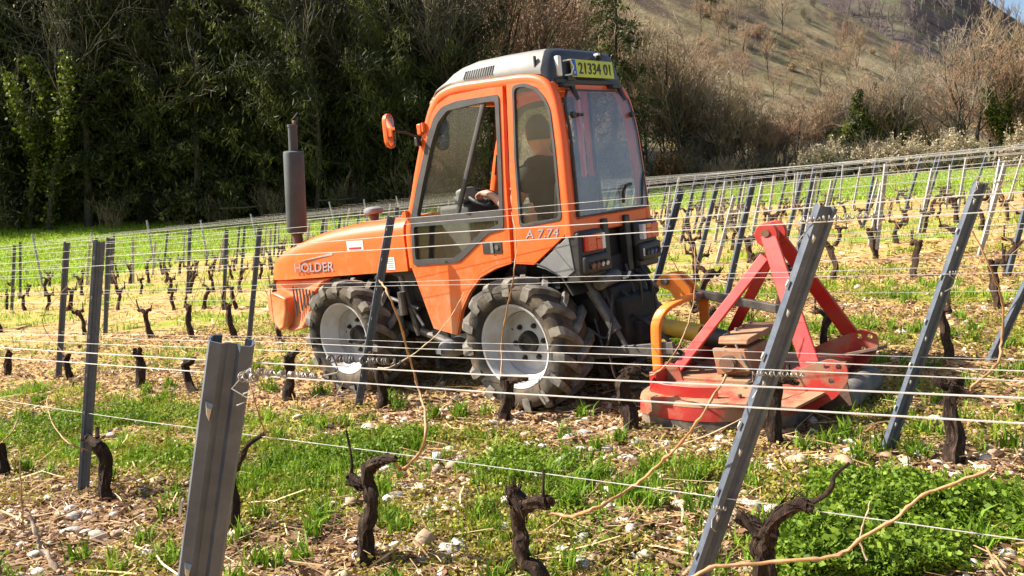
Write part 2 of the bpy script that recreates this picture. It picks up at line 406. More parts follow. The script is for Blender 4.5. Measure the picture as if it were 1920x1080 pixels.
def hill_mat(name, grass, dry, wood, s1, lo, hi):
    m, t, b = nodes(name); b.inputs['Roughness'].default_value = .95; b.inputs['Specular IOR Level'].default_value = .1
    n1 = noise(t, s1, 6, .65); n2 = noise(t, s1 * 9, 6, .75); n3 = noise(t, s1 * 1.6, 5, .6, dist=.6)
    c = mixc(t, ramp(t, n1, [(.4, (0, 0, 0)), (.6, (1, 1, 1))]), grass, dry)
    c = mixc(t, ramp(t, n3, [(lo, (0, 0, 0)), (hi, (1, 1, 1))]), c, wood)
    c = mixc(t, .55, c, ramp(t, n2, [(.3, (.35, .35, .35)), (.7, (1.0, 1.0, 1.0))]), 'MULTIPLY')
    t.links.new(c, b.inputs['Base Color']); bump(t, b, n2, .8, .8); return m
hill = obj('hillside', np_mesh('hillside', Vh, Fh, hill_mat('dry_grass_hill', (.18, .155, .08), (.34, .27, .16), (.13, .096, .068), .035, .47, .60)))
hill.data.shade_smooth(); tag(hill, kind='structure')
def far_z(x, y):
    q = x / y; t = np.clip((y - 250) / 200, 0, 1); top_ = np.clip(.247 - .70 * (q - .569), -.02, .33); f = t ** .7
    return CAMZ + y * (.02 * (1 - f) + top_ * f) - np.clip(y - 450, 0, 400) * 1.2 + 5 * (fbm(x * .03, y * .03, 43, 4) - .5)
fx = ax([(40, 460, 6)]); fy = ax([(250, 450, 6), (450, 520, 14)])
Xf, Yf = np.meshgrid(fx, fy); Vf = np.stack([Xf, Yf, far_z(Xf, Yf)], -1).reshape(-1, 3)
ii = (np.arange(len(fy) - 1)[:, None] * len(fx) + np.arange(len(fx) - 1)[None]).ravel()
Ff = np.stack([ii, ii + 1, ii + len(fx) + 1, ii + len(fx)], 1)
fh = obj('far_hill', np_mesh('far_hill', Vf, Ff, hill_mat('far_wooded_hill', (.15, .155, .08), (.24, .21, .13), (.10, .078, .075), .02, .38, .5)))
fh.data.shade_smooth(); tag(fh, kind='structure')

# ================================================================== tractor
T_O = Vector((.396, 5.779, .317)); T_F = Vector((-.77275, .63267, -.05084)); T_L = Vector((-.62585, -.77286, -.10492)); T_U = T_F.cross(T_L)
TM = Matrix(((T_F.x, T_L.x, T_U.x, T_O.x), (T_F.y, T_L.y, T_U.y, T_O.y), (T_F.z, T_L.z, T_U.z, T_O.z), (0, 0, 0, 1)))
tractor = empty('tractor', M=TM)
tag(tractor, 'orange narrow-track vineyard tractor with grey-roofed glass cab and black upright exhaust', 'tractor')
def text(name, body, mt, parent, M, wdt, hgt, ext=.001, fat=0., shear=0.):
    cu = bpy.data.curves.new(name, 'FONT'); cu.body = body; cu.extrude = ext; cu.offset = fat; cu.shear = shear; cu.size = 1; cu.resolution_u = 3
    o = bpy.data.objects.new(name, cu); COL.objects.link(o); bpy.context.view_layer.update()
    me = bpy.data.meshes.new_from_object(o.evaluated_get(bpy.context.evaluated_depsgraph_get()))
    bpy.data.objects.remove(o); bpy.data.curves.remove(cu)
    co = np.array([v.co[:] for v in me.vertices]); lo = co.min(0); sz = co.max(0) - lo
    for v in me.vertices:
        v.co = M @ Vector(((v.co.x - lo[0]) / sz[0] * wdt, (v.co.y - lo[1]) / sz[1] * hgt, v.co.z / max(sz[2], 1e-6) * ext * 2))
    me.materials.clear(); me.materials.append(mt); me.name = name
    return obj(name, me, parent)
def YT(z): return .47 - .06 * max(0., z - 1.2)
def side_fn(sg, off=0.): return lambda a, b, t: (a, sg * (YT(b) + off + t), b)

# ---- wheels
def tyre_meshes():
    prof = [(.262, .112), (.285, .138), (.33, .15), (.372, .148), (.392, .132), (.399, .09), (.402, .03)]
    prof = prof + [(r, -h) for r, h in reversed(prof)]
    carcass = MB().lathe(prof, 56, close=True)
    lugs = MB()
    for sg in (1, -1):
        for k in range(15):
            a0 = 2 * PI * (k + (.5 if sg < 0 else 0)) / 15; rings = []
            for h, da, rb, rt, wb, wt in ((.158, -.005, .325, .352, .075, .05), (.158, .0, .355, .408, .082, .062), (.140, .03, .385, .430, .08, .062),
                                          (.08, .12, .392, .436, .072, .052), (.02, .23, .396, .437, .07, .048), (-.016, .30, .398, .432, .055, .038)):
                a = a0 + da
                rings.append([(r * math.cos(q), h * sg, r * math.sin(q)) for q, r in ((a - wb, rb), (a + wb, rb), (a + wt, rt), (a - wt, rt))])
            lugs.loft(rings)
    rim = MB().lathe([(.272, .104), (.276, .118), (.268, .127), (.256, .122), (.247, .10), (.243, .07), (.232, .05), (.212, .02), (.200, -.03),
                      (.190, -.046), (.16, -.042), (.12, -.036), (.075, -.032), (.072, -.06), (.0, -.06)], 48)
    rim.lathe([(.272, .104), (.24, .06), (.235, -.06), (.272, -.104), (.276, -.118), (.262, -.12), (.225, -.06), (.2, .0)], 48)
    hub = MB().lathe([(.0, .03), (.04, .03), (.045, .045), (.06, .048), (.066, .035), (.068, -.03), (0, -.03)], 28)
    bolt = MB().lathe([(0, .03), (.009, .03), (.011, .026), (.011, .012), (.019, .012), (.019, 0)], 6)
    return carcass.mesh('tyre', MT['tyre'], 40), lugs.mesh('tread_lugs', MT['lug'], 30), rim.mesh('wheel', MT['rim'], 40), hub.mesh('hub', MT['black'], 40), bolt.mesh('wheel_bolt', MT['black'], 40)
m_tyre, m_lug, m_rim, m_hub, m_bolt = tyre_meshes()
for X, sg, rot in ((-.03, 1, .1), (1.62, 1, .5), (-.03, -1, .8), (1.62, -1, .3)):
    wh = obj('wheel', m_rim, tractor, (X, sg * .45, .425), (0, rot, 0 if sg > 0 else PI))
    obj('tyre', m_tyre, wh); obj('tread_lugs', m_lug, wh); obj('hub', m_hub, wh, (0, -.035, 0))
    for k in range(6):
        a = 2 * PI * k / 6
        obj('wheel_bolt', m_bolt, wh, (.115 * math.cos(a), -.037, .115 * math.sin(a)))
    for k in range(2):
        a = 2 * PI * k / 2 + .6
        obj('disc_hole', MB().cyl((0, 0, 0), (0, .0025, 0), .007, 10).mesh('disc_hole', MT['black']), wh, (.16 * math.cos(a), -.0425, .16 * math.sin(a)))

# ---- chassis, engine and running gear
c = MB()
c.box((.75, 0, .55), (2.6, .42, .38)).box((1.62, 0, .45), (.24, .62, .2)).box((-.03, 0, .45), (.3, .62, .24)).box((1.5, 0, .75), (1.2, .5, .3)).box((-.2, 0, .72), (.5, .5, .4))
c.box((.55, 0, .42), (.5, .56, .22)).box((1.0, 0, .8), (.2, .62, .3)).box((.3, 0, .8), (1.2, .78, .05))
c.build('chassis', MT['chassis'], tractor, bevel=.015)
c = MB()
for a, b, r in (((1.15, .36, .86), (1.05, .34, .42), .022), ((1.22, .33, .8), (.95, .38, .5), .012), ((1.3, .36, .7), (1.0, .36, .62), .015), ((1.18, .38, .62), (1.18, .38, .45), .02),
                ((1.12, .4, .75), (1.12, .4, .58), .03), ((1.25, .3, .5), (.7, .34, .36), .03)): c.cyl(a, b, r, 10)
c.build('hydraulic_lines', MT['darksteel'], tractor)
c = MB(); c.lathe([(0, .1), (.04, .095), (.06, .07), (.068, .03), (.068, -.08), (.05, -.12), (0, -.13)], 24, Matrix.Translation((.66, .42, .36)))
c.cyl((.66, .5, .36), (.66, .55, .36), .008, 8).box((.66, .55, .36), (.05, .015, .03)); c.build('air_tank', MT['greyplate'], tractor)
c = MB(); c.plate([(.93, .935), (2.0, .85), (1.9, .80), (1.7, .865), (1.25, .87), (1.02, .78)], [], lambda a, b, t: (a, t, b), -.36, .36)
c.build('engine_cover', MT['black'], tractor, bevel=.006)

# ---- hood and nose
def hood_ring(X, zb, zs, wd, crown):
    h = [(wd, zb), (wd, zs - .11), (wd * .992, zs - .06), (wd * .97, zs - .025), (wd * .90, zs + .002), (wd * .78, zs + crown * .45), (wd * .5, zs + crown * .8), (wd * .22, zs + crown)]
    return [(X, y, z) for y, z in h] + [(X, -y, z) for y, z in reversed(h)]
hb = MB()
st = [(1.0, .902, 1.255, .425, .035), (1.2, .897, 1.247, .424, .035), (1.5, .888, 1.235, .42, .04), (1.8, .878, 1.212, .415, .045), (2.05, .868, 1.18, .41, .05), (2.3, .86, 1.135, .40, .045),
      (2.5, .853, 1.08, .385, .04), (2.63, .85, 1.035, .365, .035), (2.72, .848, .99, .335, .025), (2.78, .848, .95, .30, .012), (2.81, .85, .915, .27, .005)]
hood = MB().loft([hood_ring(*q) for q in st]).build('hood', MT['orange'], tractor, 45)
npoly = [(2.80, .842), (1.9, .862), (2.02, .822), (2.11, .75), (2.17, .66), (2.23, .56), (2.33, .45), (2.52, .415), (2.74, .46), (2.80, .56), (2.82, .72)]
nose = MB().plate(npoly, [], lambda a, b, t: (a, t * (1 - .35 * float(sstep(2.55, 2.85, a))), b), -.405, .405).build('nose_panel', MT['orange'], tractor, bevel=.02, seg=3)
for sg in (1, -1):
    pod = MB().plate([(2.80, .738), (2.62, .748), (2.46, .705), (2.47, .60), (2.53, .46), (2.62, .43), (2.83, .50), (2.87, .62), (2.86, .70)], [], lambda a, b, t: (a, sg * t * (1 - .22 * float(sstep(2.6, 2.9, a))), b), .22, .445).build('headlight_pod', MT['orange'], tractor, bevel=.035, seg=3)
    MB().cyl((2.845, sg * .28, .6), (2.885, sg * .28, .6), .06, 20).build('headlight', MT['white'], pod)
    for i in range(7):
        x0 = 2.395 - .042 * i; zt = .80 - .006 * i; zb_ = .555 + .022 * i
        q = MB(); q.add([(x0, sg * .404, zt), (x0 - .02, sg * .404, zt), (x0 - .022, sg * .404, zb_), (x0 - .002, sg * .404, zb_),
                         (x0, sg * .408, zt), (x0 - .02, sg * .408, zt), (x0 - .022, sg * .408, zb_), (x0 - .002, sg * .408, zb_)], [(0,1,2,3),(4,5,6,7),(0,1,5,4),(1,2,6,5),(2,3,7,6),(3,0,4,7)])
        q.build('vent_slot', MT['chassis'], nose, 0)
MB().box((2.83, 0, .70), (.02, .4, .2)).build('grille', MT['black'], nose)
c = MB().box((2.83, 0, .44), (.05, .3, .12)); c.build('front_coupling', MT['darksteel'], tractor, bevel=.01)
SM = lambda X, Y, Z: Matrix(((-1, 0, 0, X), (0, 0, 1, Y), (0, 1, 0, Z), (0, 0, 0, 1)))
text('lettering_outline', 'HOLDER', MT['violet'], hood, SM(2.318, .4165, .912), .502, .078, .0008, .028, .08)
text('lettering', 'HOLDER', MT['silver'], hood, SM(2.312, .4185, .916), .49, .070, .0008, .0, .08)
MB().plate([(2.27, 1.002), (2.1, 1.022), (1.9, 1.048), (1.815, 1.06), (1.815, 1.04), (1.95, 1.03), (2.12, 1.012)], [], lambda a, b, t: (a, t, b), .408, .4175).build('swoosh_emblem', MT['silver'], hood)
st1 = MB().box((1.535, .4225, 1.105), (.185, .002, .07)).build('warning_sticker', MT['white'], hood)
MB().box((1.535, .4245, 1.085), (.14, .0015, .014)).build('red_strip', MT['red'], st1)
st2 = MB().box((1.165, .4265, .96), (.085, .002, .09)).build('data_sticker', MT['white'], hood)
for i in range(5): MB().box((1.165, .4282, .99 - .014 * i), (.065 - .01 * (i % 2), .001, .004)).build('print_line', MT['greyplate'], st2)
# exhaust
ex = MB(); b0 = Vector((2.335, .33, 1.22)); b1 = Vector((2.238, .33, 1.88)); dd = (b1 - b0).normalized()
ex.tube([b0, b0 + dd * .015, b0 + dd * .03, b1 - dd * .02, b1 - dd * .006, b1], [.05, .074, .081, .081, .076, .04], 28)
exo = ex.build('exhaust_muffler', MT['exhaust'], tractor, 50)
c = MB(); c.tube([(2.33, .32, 1.0), (2.34, .33, 1.12), b0], .042, 16); c.build('exhaust_elbow', MT['rusty'], exo)
c = MB(); tp = b1 + dd * .205; c.tube([b1, tp], .036, 20); c.tube([tp - dd * .02, tp], .041, 20); c.build('exhaust_pipe', MT['exhaust'], exo)
c = MB(); q = [tp + Vector((-.03, -.01, .0)), tp + Vector((-.035, -.03, .05)), tp + Vector((.02, -.02, .1)), tp + Vector((.055, .0, .085))]
c.tube([q[0], q[1]], .01, 8); c.lathe([(0, .004), (.04, .004), (.043, 0), (.04, -.004), (0, -.004)], 20, Matrix.Translation(tp + Vector((0, -.03, .06))) @ Euler((.9, .5, 0)).to_matrix().to_4x4())
c.build('rain_cap', MT['black'], exo)
MB().box(tp + Vector((-.04, .012, .012)), (.03, .02, .028)).build('cap_counterweight', MT['rusty'], exo, bevel=.006)
# air intake mushroom
c = MB(); c.lathe([(.034, 0), (.036, .11)], 20, Matrix.Translation((1.645, .1, 1.22)) @ Euler((R(90), 0, 0)).to_matrix().to_4x4())
pc = c.build('air_intake', MT['rusty'], tractor)
MB().lathe([(0, .155), (.05, .152), (.072, .14), (.078, .125), (.078, .11), (.068, .1), (0, .1)], 28, Matrix.Translation((1.645, .1, 1.22)) @ Euler((R(90), 0, 0)).to_matrix().to_4x4()).build('intake_cap', MT['greyplate'], pc)

# ---- cab frame
outer = [(.94, .93), (.94, 1.15), (.911, 1.277), (.863, 1.412), (.792, 1.617), (.711, 1.817), (.635, 1.977), (.56, 2.061), (.474, 2.098), (.354, 2.112), (.163, 2.103), (-.055, 2.091),
         (-.194, 2.081), (-.294, 2.058), (-.372, 2.006), (-.429, 1.901), (-.461, 1.69), (-.473, 1.43), (-.482, 1.155), (-.484, 1.09)]
def inset(pts, d):
    out = []
    for i, p in enumerate(pts):
        a = Vector(pts[max(i-1, 0)]); b = Vector(pts[min(i+1, len(pts)-1)]); t = (b - a).normalized(); n = Vector((t.y, -t.x)) * -1
        q = Vector(p) + n * d; out.append((q.x, q.y))
    return out
cen = inset(outer, .036)
if Vector(cen[8]).y > outer[8][1]: cen = inset(outer, -.036)
cab = MB().box((.3, 0, .785), (1.2, .8, .04)).build('cab_floor', MT['chassis'], tractor)
cab_frames = []
for sg in (1, -1):
    path = crom([(a, sg * (YT(b) - .035), b) for a, b in cen], 3)
    fr = MB().sweep(path, rrect(.072, .074, .026, 4), (0, 1, 0)).build('cab_frame', MT['orange'], tractor, 50)
    cab_frames.append(fr)
for X, Z, hgt in ((.60, 2.03, .06), (-.36, 1.985, .06), (-.452, 1.14, .10)):
    wd = 2 * (YT(Z) - .04)
    MB().box((X, 0, Z), (.05, wd, hgt)).build('cross_member', MT['orange'], tractor, bevel=.012)
MB().box((.93, 0, 1.1), (.03, .82, .34)).build('firewall', MT['black'], tractor)
MB().box((.1, 0, 2.085), (.9, .74, .02)).build('headliner', MT['interior'], tractor)
door_o = [(.915, .95), (.885, 1.27), (.825, 1.45), (.70, 1.77), (.62, 1.92), (.54, 2.0), (.42, 2.042), (.1, 2.04), (-.028, 2.034), (-.005, 1.5), (.008, .938), (.14, .908), (.281, .853), (.394, .751), (.483, .630), (.549, .461), (.764, .502)]
gas_o = rounded([(.862, 1.267), (.778, 1.49), (.65, 1.785), (.573, 1.922), (.495, 1.98), (.363, 2.0), (.002, 1.99), (.018, 1.542), (.037, 1.157), (.173, 1.134), (.354, 1.018), (.453, .957), (.885, .944)], .03, 3)
gl_up = rounded([(.80, 1.28), (.726, 1.476), (.613, 1.747), (.536, 1.885), (.447, 1.95), (.147, 1.958), (.035, 1.953), (.046, 1.6), (.062, 1.272)], .025, 3)
gl_lo = rounded([(.838, 1.213), (.855, .985), (.50, .985), (.413, 1.03), (.22, 1.155), (.075, 1.19), (.072, 1.215)], .02, 3)
sw = rounded([(-.088, 1.158), (-.085, 1.586), (-.105, 2.025), (-.19, 2.028), (-.288, 1.989), (-.349, 1.921), (-.384, 1.843), (-.402, 1.606), (-.415, 1.187)], .03, 3)
sw_in = rounded([(-.105, 1.178), (-.102, 1.586), (-.12, 2.005), (-.19, 2.008), (-.277, 1.972), (-.333, 1.91), (-.366, 1.835), (-.384, 1.606), (-.397, 1.203)], .03, 3)
side_o = [(-.022, .934), (-.04, 1.5), (-.06, 2.045), (-.2, 2.05), (-.29, 2.025), (-.36, 1.97), (-.41, 1.87), (-.44, 1.69), (-.45, 1.43), (-.462, 1.12), (-.169, .924)]
for sg in (1, -1):
    f0 = side_fn(sg)
    dr = MB().plate(door_o, [gas_o], f0, -.035, 0.).build('door', MT['orange'], tractor, bevel=.007)
    MB().plate(gas_o, [gl_up, gl_lo], f0, -.03, .007).build('door_gasket', MT['gasket'], dr, bevel=.004)
    # sliding pane pushed forward: rear of the opening is open
    front = [p for p in gl_up if p[0] > .44 or (p[1] - 1.264) * (.138 - .438) / (1.97 - 1.264) + .438 < p[0]]
    pane = rounded([(.80, 1.285), (.726, 1.476), (.613, 1.747), (.536, 1.885), (.447, 1.948), (.148, 1.955), (.432, 1.28)], .01, 2)
    MB().plate(pane, [], f0, -.018, -.013).build('sliding_pane', MT['glass' if sg > 0 else 'glass_far'], dr, 0)
    MB().plate(gl_lo, [], f0, -.018, -.013).build('lower_pane', MT['glass' if sg > 0 else 'glass_far'], dr, 0)
    MB().sweep([(.138, sg * (YT(1.955) - .01), 1.958), (.435, sg * (YT(1.27) - .01), 1.27)], rrect(.022, .034, .006, 2), (0, 1, 0)).build('sliding_bar', MT['gasket'], dr)
    MB().tube([(.80, sg * (YT(1.5) - .03), 1.50), (.775, sg * (YT(1.5) - .07), 1.52), (.735, sg * (YT(1.6) - .07), 1.66), (.745, sg * (YT(1.6) - .03), 1.68)], .009, 8).build('grab_handle', MT['black'], dr)
    hd = MB().plate([(.068, 1.083), (.232, 1.086), (.232, 1.006), (.07, 1.003)], [], f0, -.01, .004).build('door_handle', MT['black'], dr, bevel=.002)
    MB().box((.15, sg * .4765, 1.043), (.022, .006, .07)).build('latch_bar', MT['greyplate'], hd)
    MB().cyl((.11, sg * .474, 1.045), (.11, sg * .48, 1.045), .016, 14).build('lock_button', MT['darksteel'], hd)
    ps = MB().plate(side_o, [sw], f0, -.035, .0).build('rear_side_panel', MT['orange'], tractor, bevel=.006)
    MB().plate(sw, [sw_in], f0, -.02, .004).build('window_gasket', MT['gasket'], ps, bevel=.003)
    MB().plate(sw_in, [], f0, -.014, -.009).build('side_pane', MT['glass' if sg > 0 else 'glass_far'], ps, 0)
    MB().plate([(-.185, .912), (-.445, 1.09), (-.468, .88), (-.403, .84), (-.362, .841), (-.251, .895)], [], f0, -.02, -.004).build('fender_plate', MT['greyplate'], tractor, bevel=.003)
    MB().plate([(-.40, .86), (-.40, 1.10), (-.47, 1.12), (-.475, .86)], [], f0, -.09, -.022).build('fender_skirt', MT['black'], tractor)
    arch = [(.56, .45), (.49, .63), (.40, .755), (.285, .86), (.14, .915), (.0, .935), (-.17, .925), (-.26, .892), (-.37, .83), (-.44, .72)]
    MB().sweep([(a, sg * .32, b + .012) for a, b in arch], rrect(.30, .012, .004, 1), (0, 1, 0)).build('wheel_arch', MT['chassis'], tractor)
    if sg > 0:
        text('model_lettering_outline', 'A 7.74', MT['violet'], ps, SM(-.125, .4705, 1.086), .262, .058, .0008, .026, .15)
        text('model_lettering', 'A 7.74', MT['silver'], ps, SM(-.129, .4725, 1.09), .254, .050, .0008, 0., .15)
    for Z in (1.30, 1.87):
        X = np.interp(Z, [1.27, 1.47, 1.79, 1.92], [.905, .835, .71, .64]) + .0
        MB().cyl((X, sg * (YT(Z) + .01), Z - .03), (X, sg * (YT(Z) + .01), Z + .03), .013, 12).box((X + .012, sg * (YT(Z) + .004), Z), (.05, .02, .04)).build('door_hinge', MT['orange'], dr)
MB().add([(.885, .40, 1.27), (.885, -.40, 1.27), (.62, -.37, 2.03), (.62, .37, 2.03)], [(0, 1, 2, 3)]).build('windscreen', MT['glass'], tractor, 0)
# rear window: curved pane with black edge
zr = [o[1] for o in outer[13:]][::-1]; xr = [o[0] for o in outer[13:]][::-1]
def XR(z): return float(np.interp(z, zr, xr))
def rear_grid(mb, z0, z1, wf, off, rows=14, th=.006):
    vs = []; fs = []
    for i in range(rows + 1):
        z = z0 + (z1 - z0) * i / rows; wd = wf(z)
        vs += [(XR(z) + off, wd, z), (XR(z) + off, -wd, z), (XR(z) + off - th, wd, z), (XR(z) + off - th, -wd, z)]
    for i in range(rows):
        a = 4 * i; b = a + 4
        fs += [(a, a+1, b+1, b), (a+2, b+2, b+3, a+3), (a, b, b+2, a+2), (a+1, a+3, b+3, b+1)]
    fs += [(0, 2, 3, 1), (4*rows, 4*rows+1, 4*rows+3, 4*rows+2)]
    return mb.add(vs, fs)
def wf_(z): return .405 - .04 * (z - 1.19) / .76 - .09 * max(0, (z - 1.86) / .1) ** 2 * (z > 1.86)
rw = rear_grid(MB(), 1.195, 1.955, wf_, -.012).build('rear_window', MT['glass_rear'], tractor, 50)
edge = [(XR(z) - .012, wf_(z), z) for z in np.linspace(1.195, 1.955, 14)] + [(XR(z) - .012, -wf_(z), z) for z in np.linspace(1.955, 1.195, 14)]
MB().sweep(edge, rrect(.02, .012, .004, 1), (1, 0, 0), closed=True).build('window_seal', MT['gasket'], rw)
for Y, Z, r in ((.335, 1.80, .019), (.285, 1.80, .011), (.25, 1.80, .009), (-.335, 1.80, .017)):
    MB().cyl((XR(Z) - .02, Y, Z), (XR(Z) - .045, Y, Z), r, 14).build('window_knob', MT['black'], rw)
for Y in (.27, -.27):
    h = MB().box((-.40, Y, 1.985), (.06, .12, .02)); h.add([(-.425, Y - .02, 1.98), (-.425, Y - .055, 1.98), (-.455, Y - .06, 1.90), (-.455, Y - .035, 1.89), (-.40, Y - .02, 1.98), (-.40, Y - .055, 1.98), (-.43, Y - .06, 1.90), (-.43, Y - .035, 1.89)], [(0,1,2,3),(4,7,6,5),(0,4,5,1),(1,5,6,2),(2,6,7,3),(3,7,4,0)])
    h.build('window_hinge', MT['black'], rw, bevel=.004)
MB().tube([(-.50, -.10, 1.24), (-.51, -.09, 1.31), (-.51, -.13, 1.345), (-.505, -.20, 1.35)], .011, 8).build('window_handle', MT['black'], rw)
MB().tube([(-.49, -.33, 1.21), (-.49, -.36, 1.35), (-.485, -.40, 1.42)], .014, 8).build('wiper_arm', MT['black'], rw)

# ---- roof
def roof_ring(X, zb, zt, wb, wt):
    h = [(wb, zb), (wb * 1.004, zb + (zt - zb) * .18), (wb + (wt - wb) * .55, zb + (zt - zb) * .6), (wt, zt - (zt - zb) * .12), (wt - .025, zt - (zt - zb) * .02), (wt * .5, zt + .006)]
    return [(X, y, z) for y, z in h] + [(X, -y, z) for y, z in reversed(h)]
roof = MB().loft([roof_ring(*q) for q in ((.665, 2.03, 2.045, .31, .29), (.63, 2.045, 2.085, .36, .33), (.56, 2.085, 2.118, .395, .36), (.49, 2.102, 2.15, .40, .355), (.43, 2.106, 2.192, .40, .345), (.36, 2.107, 2.216, .40, .345), (.22, 2.106, 2.235, .40, .345),
                                         (0, 2.096, 2.232, .40, .345), (-.2, 2.082, 2.224, .40, .345), (-.315, 2.06, 2.217, .398, .343))]).build('roof', MT['roofgrey'], tractor, 40)
MB().loft([roof_ring(*q) for q in ((-.316, 2.06, 2.217, .398, .343), (-.345, 2.02, 2.209, .392, .337), (-.368, 2.0, 2.19, .383, .322), (-.38, 1.998, 2.15, .375, .30))]).build('roof_rear_cap', MT['roofdark'], roof, 40)
MB().box((-.37, 0, 2.012), (.05, .72, .035)).build('roof_rear_lip', MT['black'], roof, bevel=.008)
for i in range(13):
    x0 = .30 - .0195 * i
    zb_, zt_ = 2.128 - .0005 * i, 2.178
    MB().add([(x0, .3995, zb_), (x0 - .009, .3995, zb_), (x0 - .009, .369, zt_), (x0, .369, zt_), (x0, .407, zb_), (x0 - .009, .407, zb_), (x0 - .009, .377, zt_), (x0, .377, zt_)],
             [(0,1,2,3),(4,7,6,5),(0,4,5,1),(1,5,6,2),(2,6,7,3),(3,7,4,0)]).build('vent_slot', MT['chassis'], roof, 0)
MB().box((-.27, .385, 2.13), (.008, .02, .09)).build('roof_seam', MT['gasket'], roof)
MB().lathe([(0, .05), (.02, .045), (.028, .03), (.028, 0)], 16, Matrix.Translation((.655, .30, 2.03)) @ Euler((0, R(90), R(-90))).to_matrix().to_4x4()).build('marker_lamp', MT['amberlens'], roof)
wl = MB().box((-.385, .31, 2.10), (.03, .035, .12)).build('work_lamp', MT['white'], roof, bevel=.006)
MB().tube([(-.40, .28, 2.13), (-.42, .23, 2.135), (-.425, .21, 2.09), (-.41, .22, 2.05), (-.40, .27, 2.045)], .005, 6).build('lamp_cable', MT['white'], wl)
MB().box((-.39, .21, 2.03), (.03, .08, .03)).build('lamp_bracket', MT['black'], wl)
pl = MB().box((-.408, -.025, 2.09), (.008, .47, .108), rot=(0, R(4), 0)).build('number_plate', MT['plate'], roof, bevel=.002)
RMt = lambda X, Y, Z: Matrix(((0, 0, -1, X), (-1, 0, 0, Y), (0, 1, 0, Z), (0, 0, 0, 1)))
text('plate_digits', '21334 01', MT['ink'], pl, RMt(-.4145, .138, 2.055) @ Matrix.Rotation(R(0), 4, 'X'), .36, .07, .001, .012)
MB().box((-.4135, .185, 2.09), (.002, .042, .10), rot=(0, R(4), 0)).build('plate_band', MT['eublue'], pl)
text('plate_letter', 'F', MT['white'], pl, RMt(-.4165, .192, 2.05), .012, .018, .0006, .02)
lb = MB().cyl((-.40, -.10, 2.165), (-.43, -.10, 2.172), .022, 12).build('plate_lamp', MT['black'], roof)
MB().box((-.42, -.07, 2.18), (.03, .03, .012)).build('lamp_lens', MT['white'], lb)

# ---- rear panel: lights, sockets, hydraulics
for sg in (1, -1):
    hs = MB().box((-.455, sg * .325, .955), (.13, .27, .31)).build('light_housing', MT['black'], tractor, bevel=.02)
    MB().box((-.50, sg * .32, .905), (.10, .26, .12)).build('socket_box', MT['black'], hs, bevel=.022, seg=3)
    lg = MB().box((-.535, sg * .375, 1.035), (.035, .098, .098)).build('tail_light', MT['redlens'], hs, bevel=.006)
    MB().box((-.536, sg * .295, 1.02), (.035, .06, .066)).build('brake_lens', MT['redlens'], lg, bevel=.004)
    MB().box((-.537, sg * .295, 1.07), (.035, .06, .032)).build('indicator_lens', MT['amberlens'], lg, bevel=.004)
    MB().box((-.534, sg * .245, 1.035), (.035, .036, .098)).build('reverse_lens', MT['white'], lg, bevel=.004)
    for j in range(4):
        Y = sg * .40 - sg * .05 * j if sg > 0 else -.24 - .05 * j
        mt = (MT['brownplug'], MT['brownplug'], MT['white'], MT['white'])[j] if sg > 0 else (MT['black'], MT['blue'], MT['blue'], MT['black'])[j]
        so_ = MB().cyl((-.545, Y, .905), (-.565, Y, .90), .02, 14).build('hydraulic_socket', MT['black'], hs)
        MB().cyl((-.562, Y, .90), (-.57, Y, .897), .0135 if j > 1 else .018, 12).build('socket_cap', mt, so_)
    if sg < 0: MB().box((-.552, -.212, .905), (.003, .018, .05)).build('sticker', MT['white'], hs)
    MB().box((-.47, sg * .13, .96), (.06, .06, .40)).build('rear_upright', MT['black'], tractor, bevel=.008)
rc = MB().box((-.36, 0, .88), (.12, .5, .46)).box((-.45, 0, .5), (.34, .36, .34)).box((-.62, 0, .44), (.1, .2, .16)).build('rear_housing', MT['chassis'], tractor, bevel=.02)
c = MB()
for Y in (.27, -.27):
    c.cyl((-.38, Y, .83), (-.60, Y, .48), .035, 14).cyl((-.56, Y, .56), (-.68, Y, .34), .016, 10)
    c.box((-.66, Y * 1.05, .36), (.66, .025, .07), rot=(0, R(6), 0)); c.box((-.46, Y * .7, .72), (.08, .06, .10))
    c.cyl((-.46, Y * .6, .80), (-.50, Y * .6, .30), .014, 8)
c.build('lift_arms', MT['darksteel'], tractor, bevel=.003)
c = MB(); rg = random.Random(4)
for k in range(14):
    y0 = rg.uniform(-.25, .3); y1 = y0 + rg.uniform(-.18, .18); z0 = rg.uniform(.7, .85)
    c.tube(crom([(-.5, y0, z0), (-.58 - rg.random() * .05, (y0 + y1) / 2 + rg.uniform(-.05, .05), rg.uniform(.45, .75)), (-.56, y1, rg.uniform(.35, .6)), (-.48, y1 + rg.uniform(-.1, .1), rg.uniform(.4, .6))], 5), rg.choice([.007, .009, .012]), 6)
c.build('hydraulic_hoses', MT['black'], tractor)
MB().cyl((-.565, .14, .55), (-.60, .12, .40), .008, 8).build('chrome_rod', MT['white'], tractor)
MB().cyl((-.52, .30, .78), (-.52, .10, .80), .045, 16).build('hydraulic_valve', MT['darksteel'], tractor)
c = MB().tube([(-.57, .10, .78), (-.60, .09, .79), (-.61, .075, .82)], .009, 8).build('pale_hose', MT['white'], tractor)

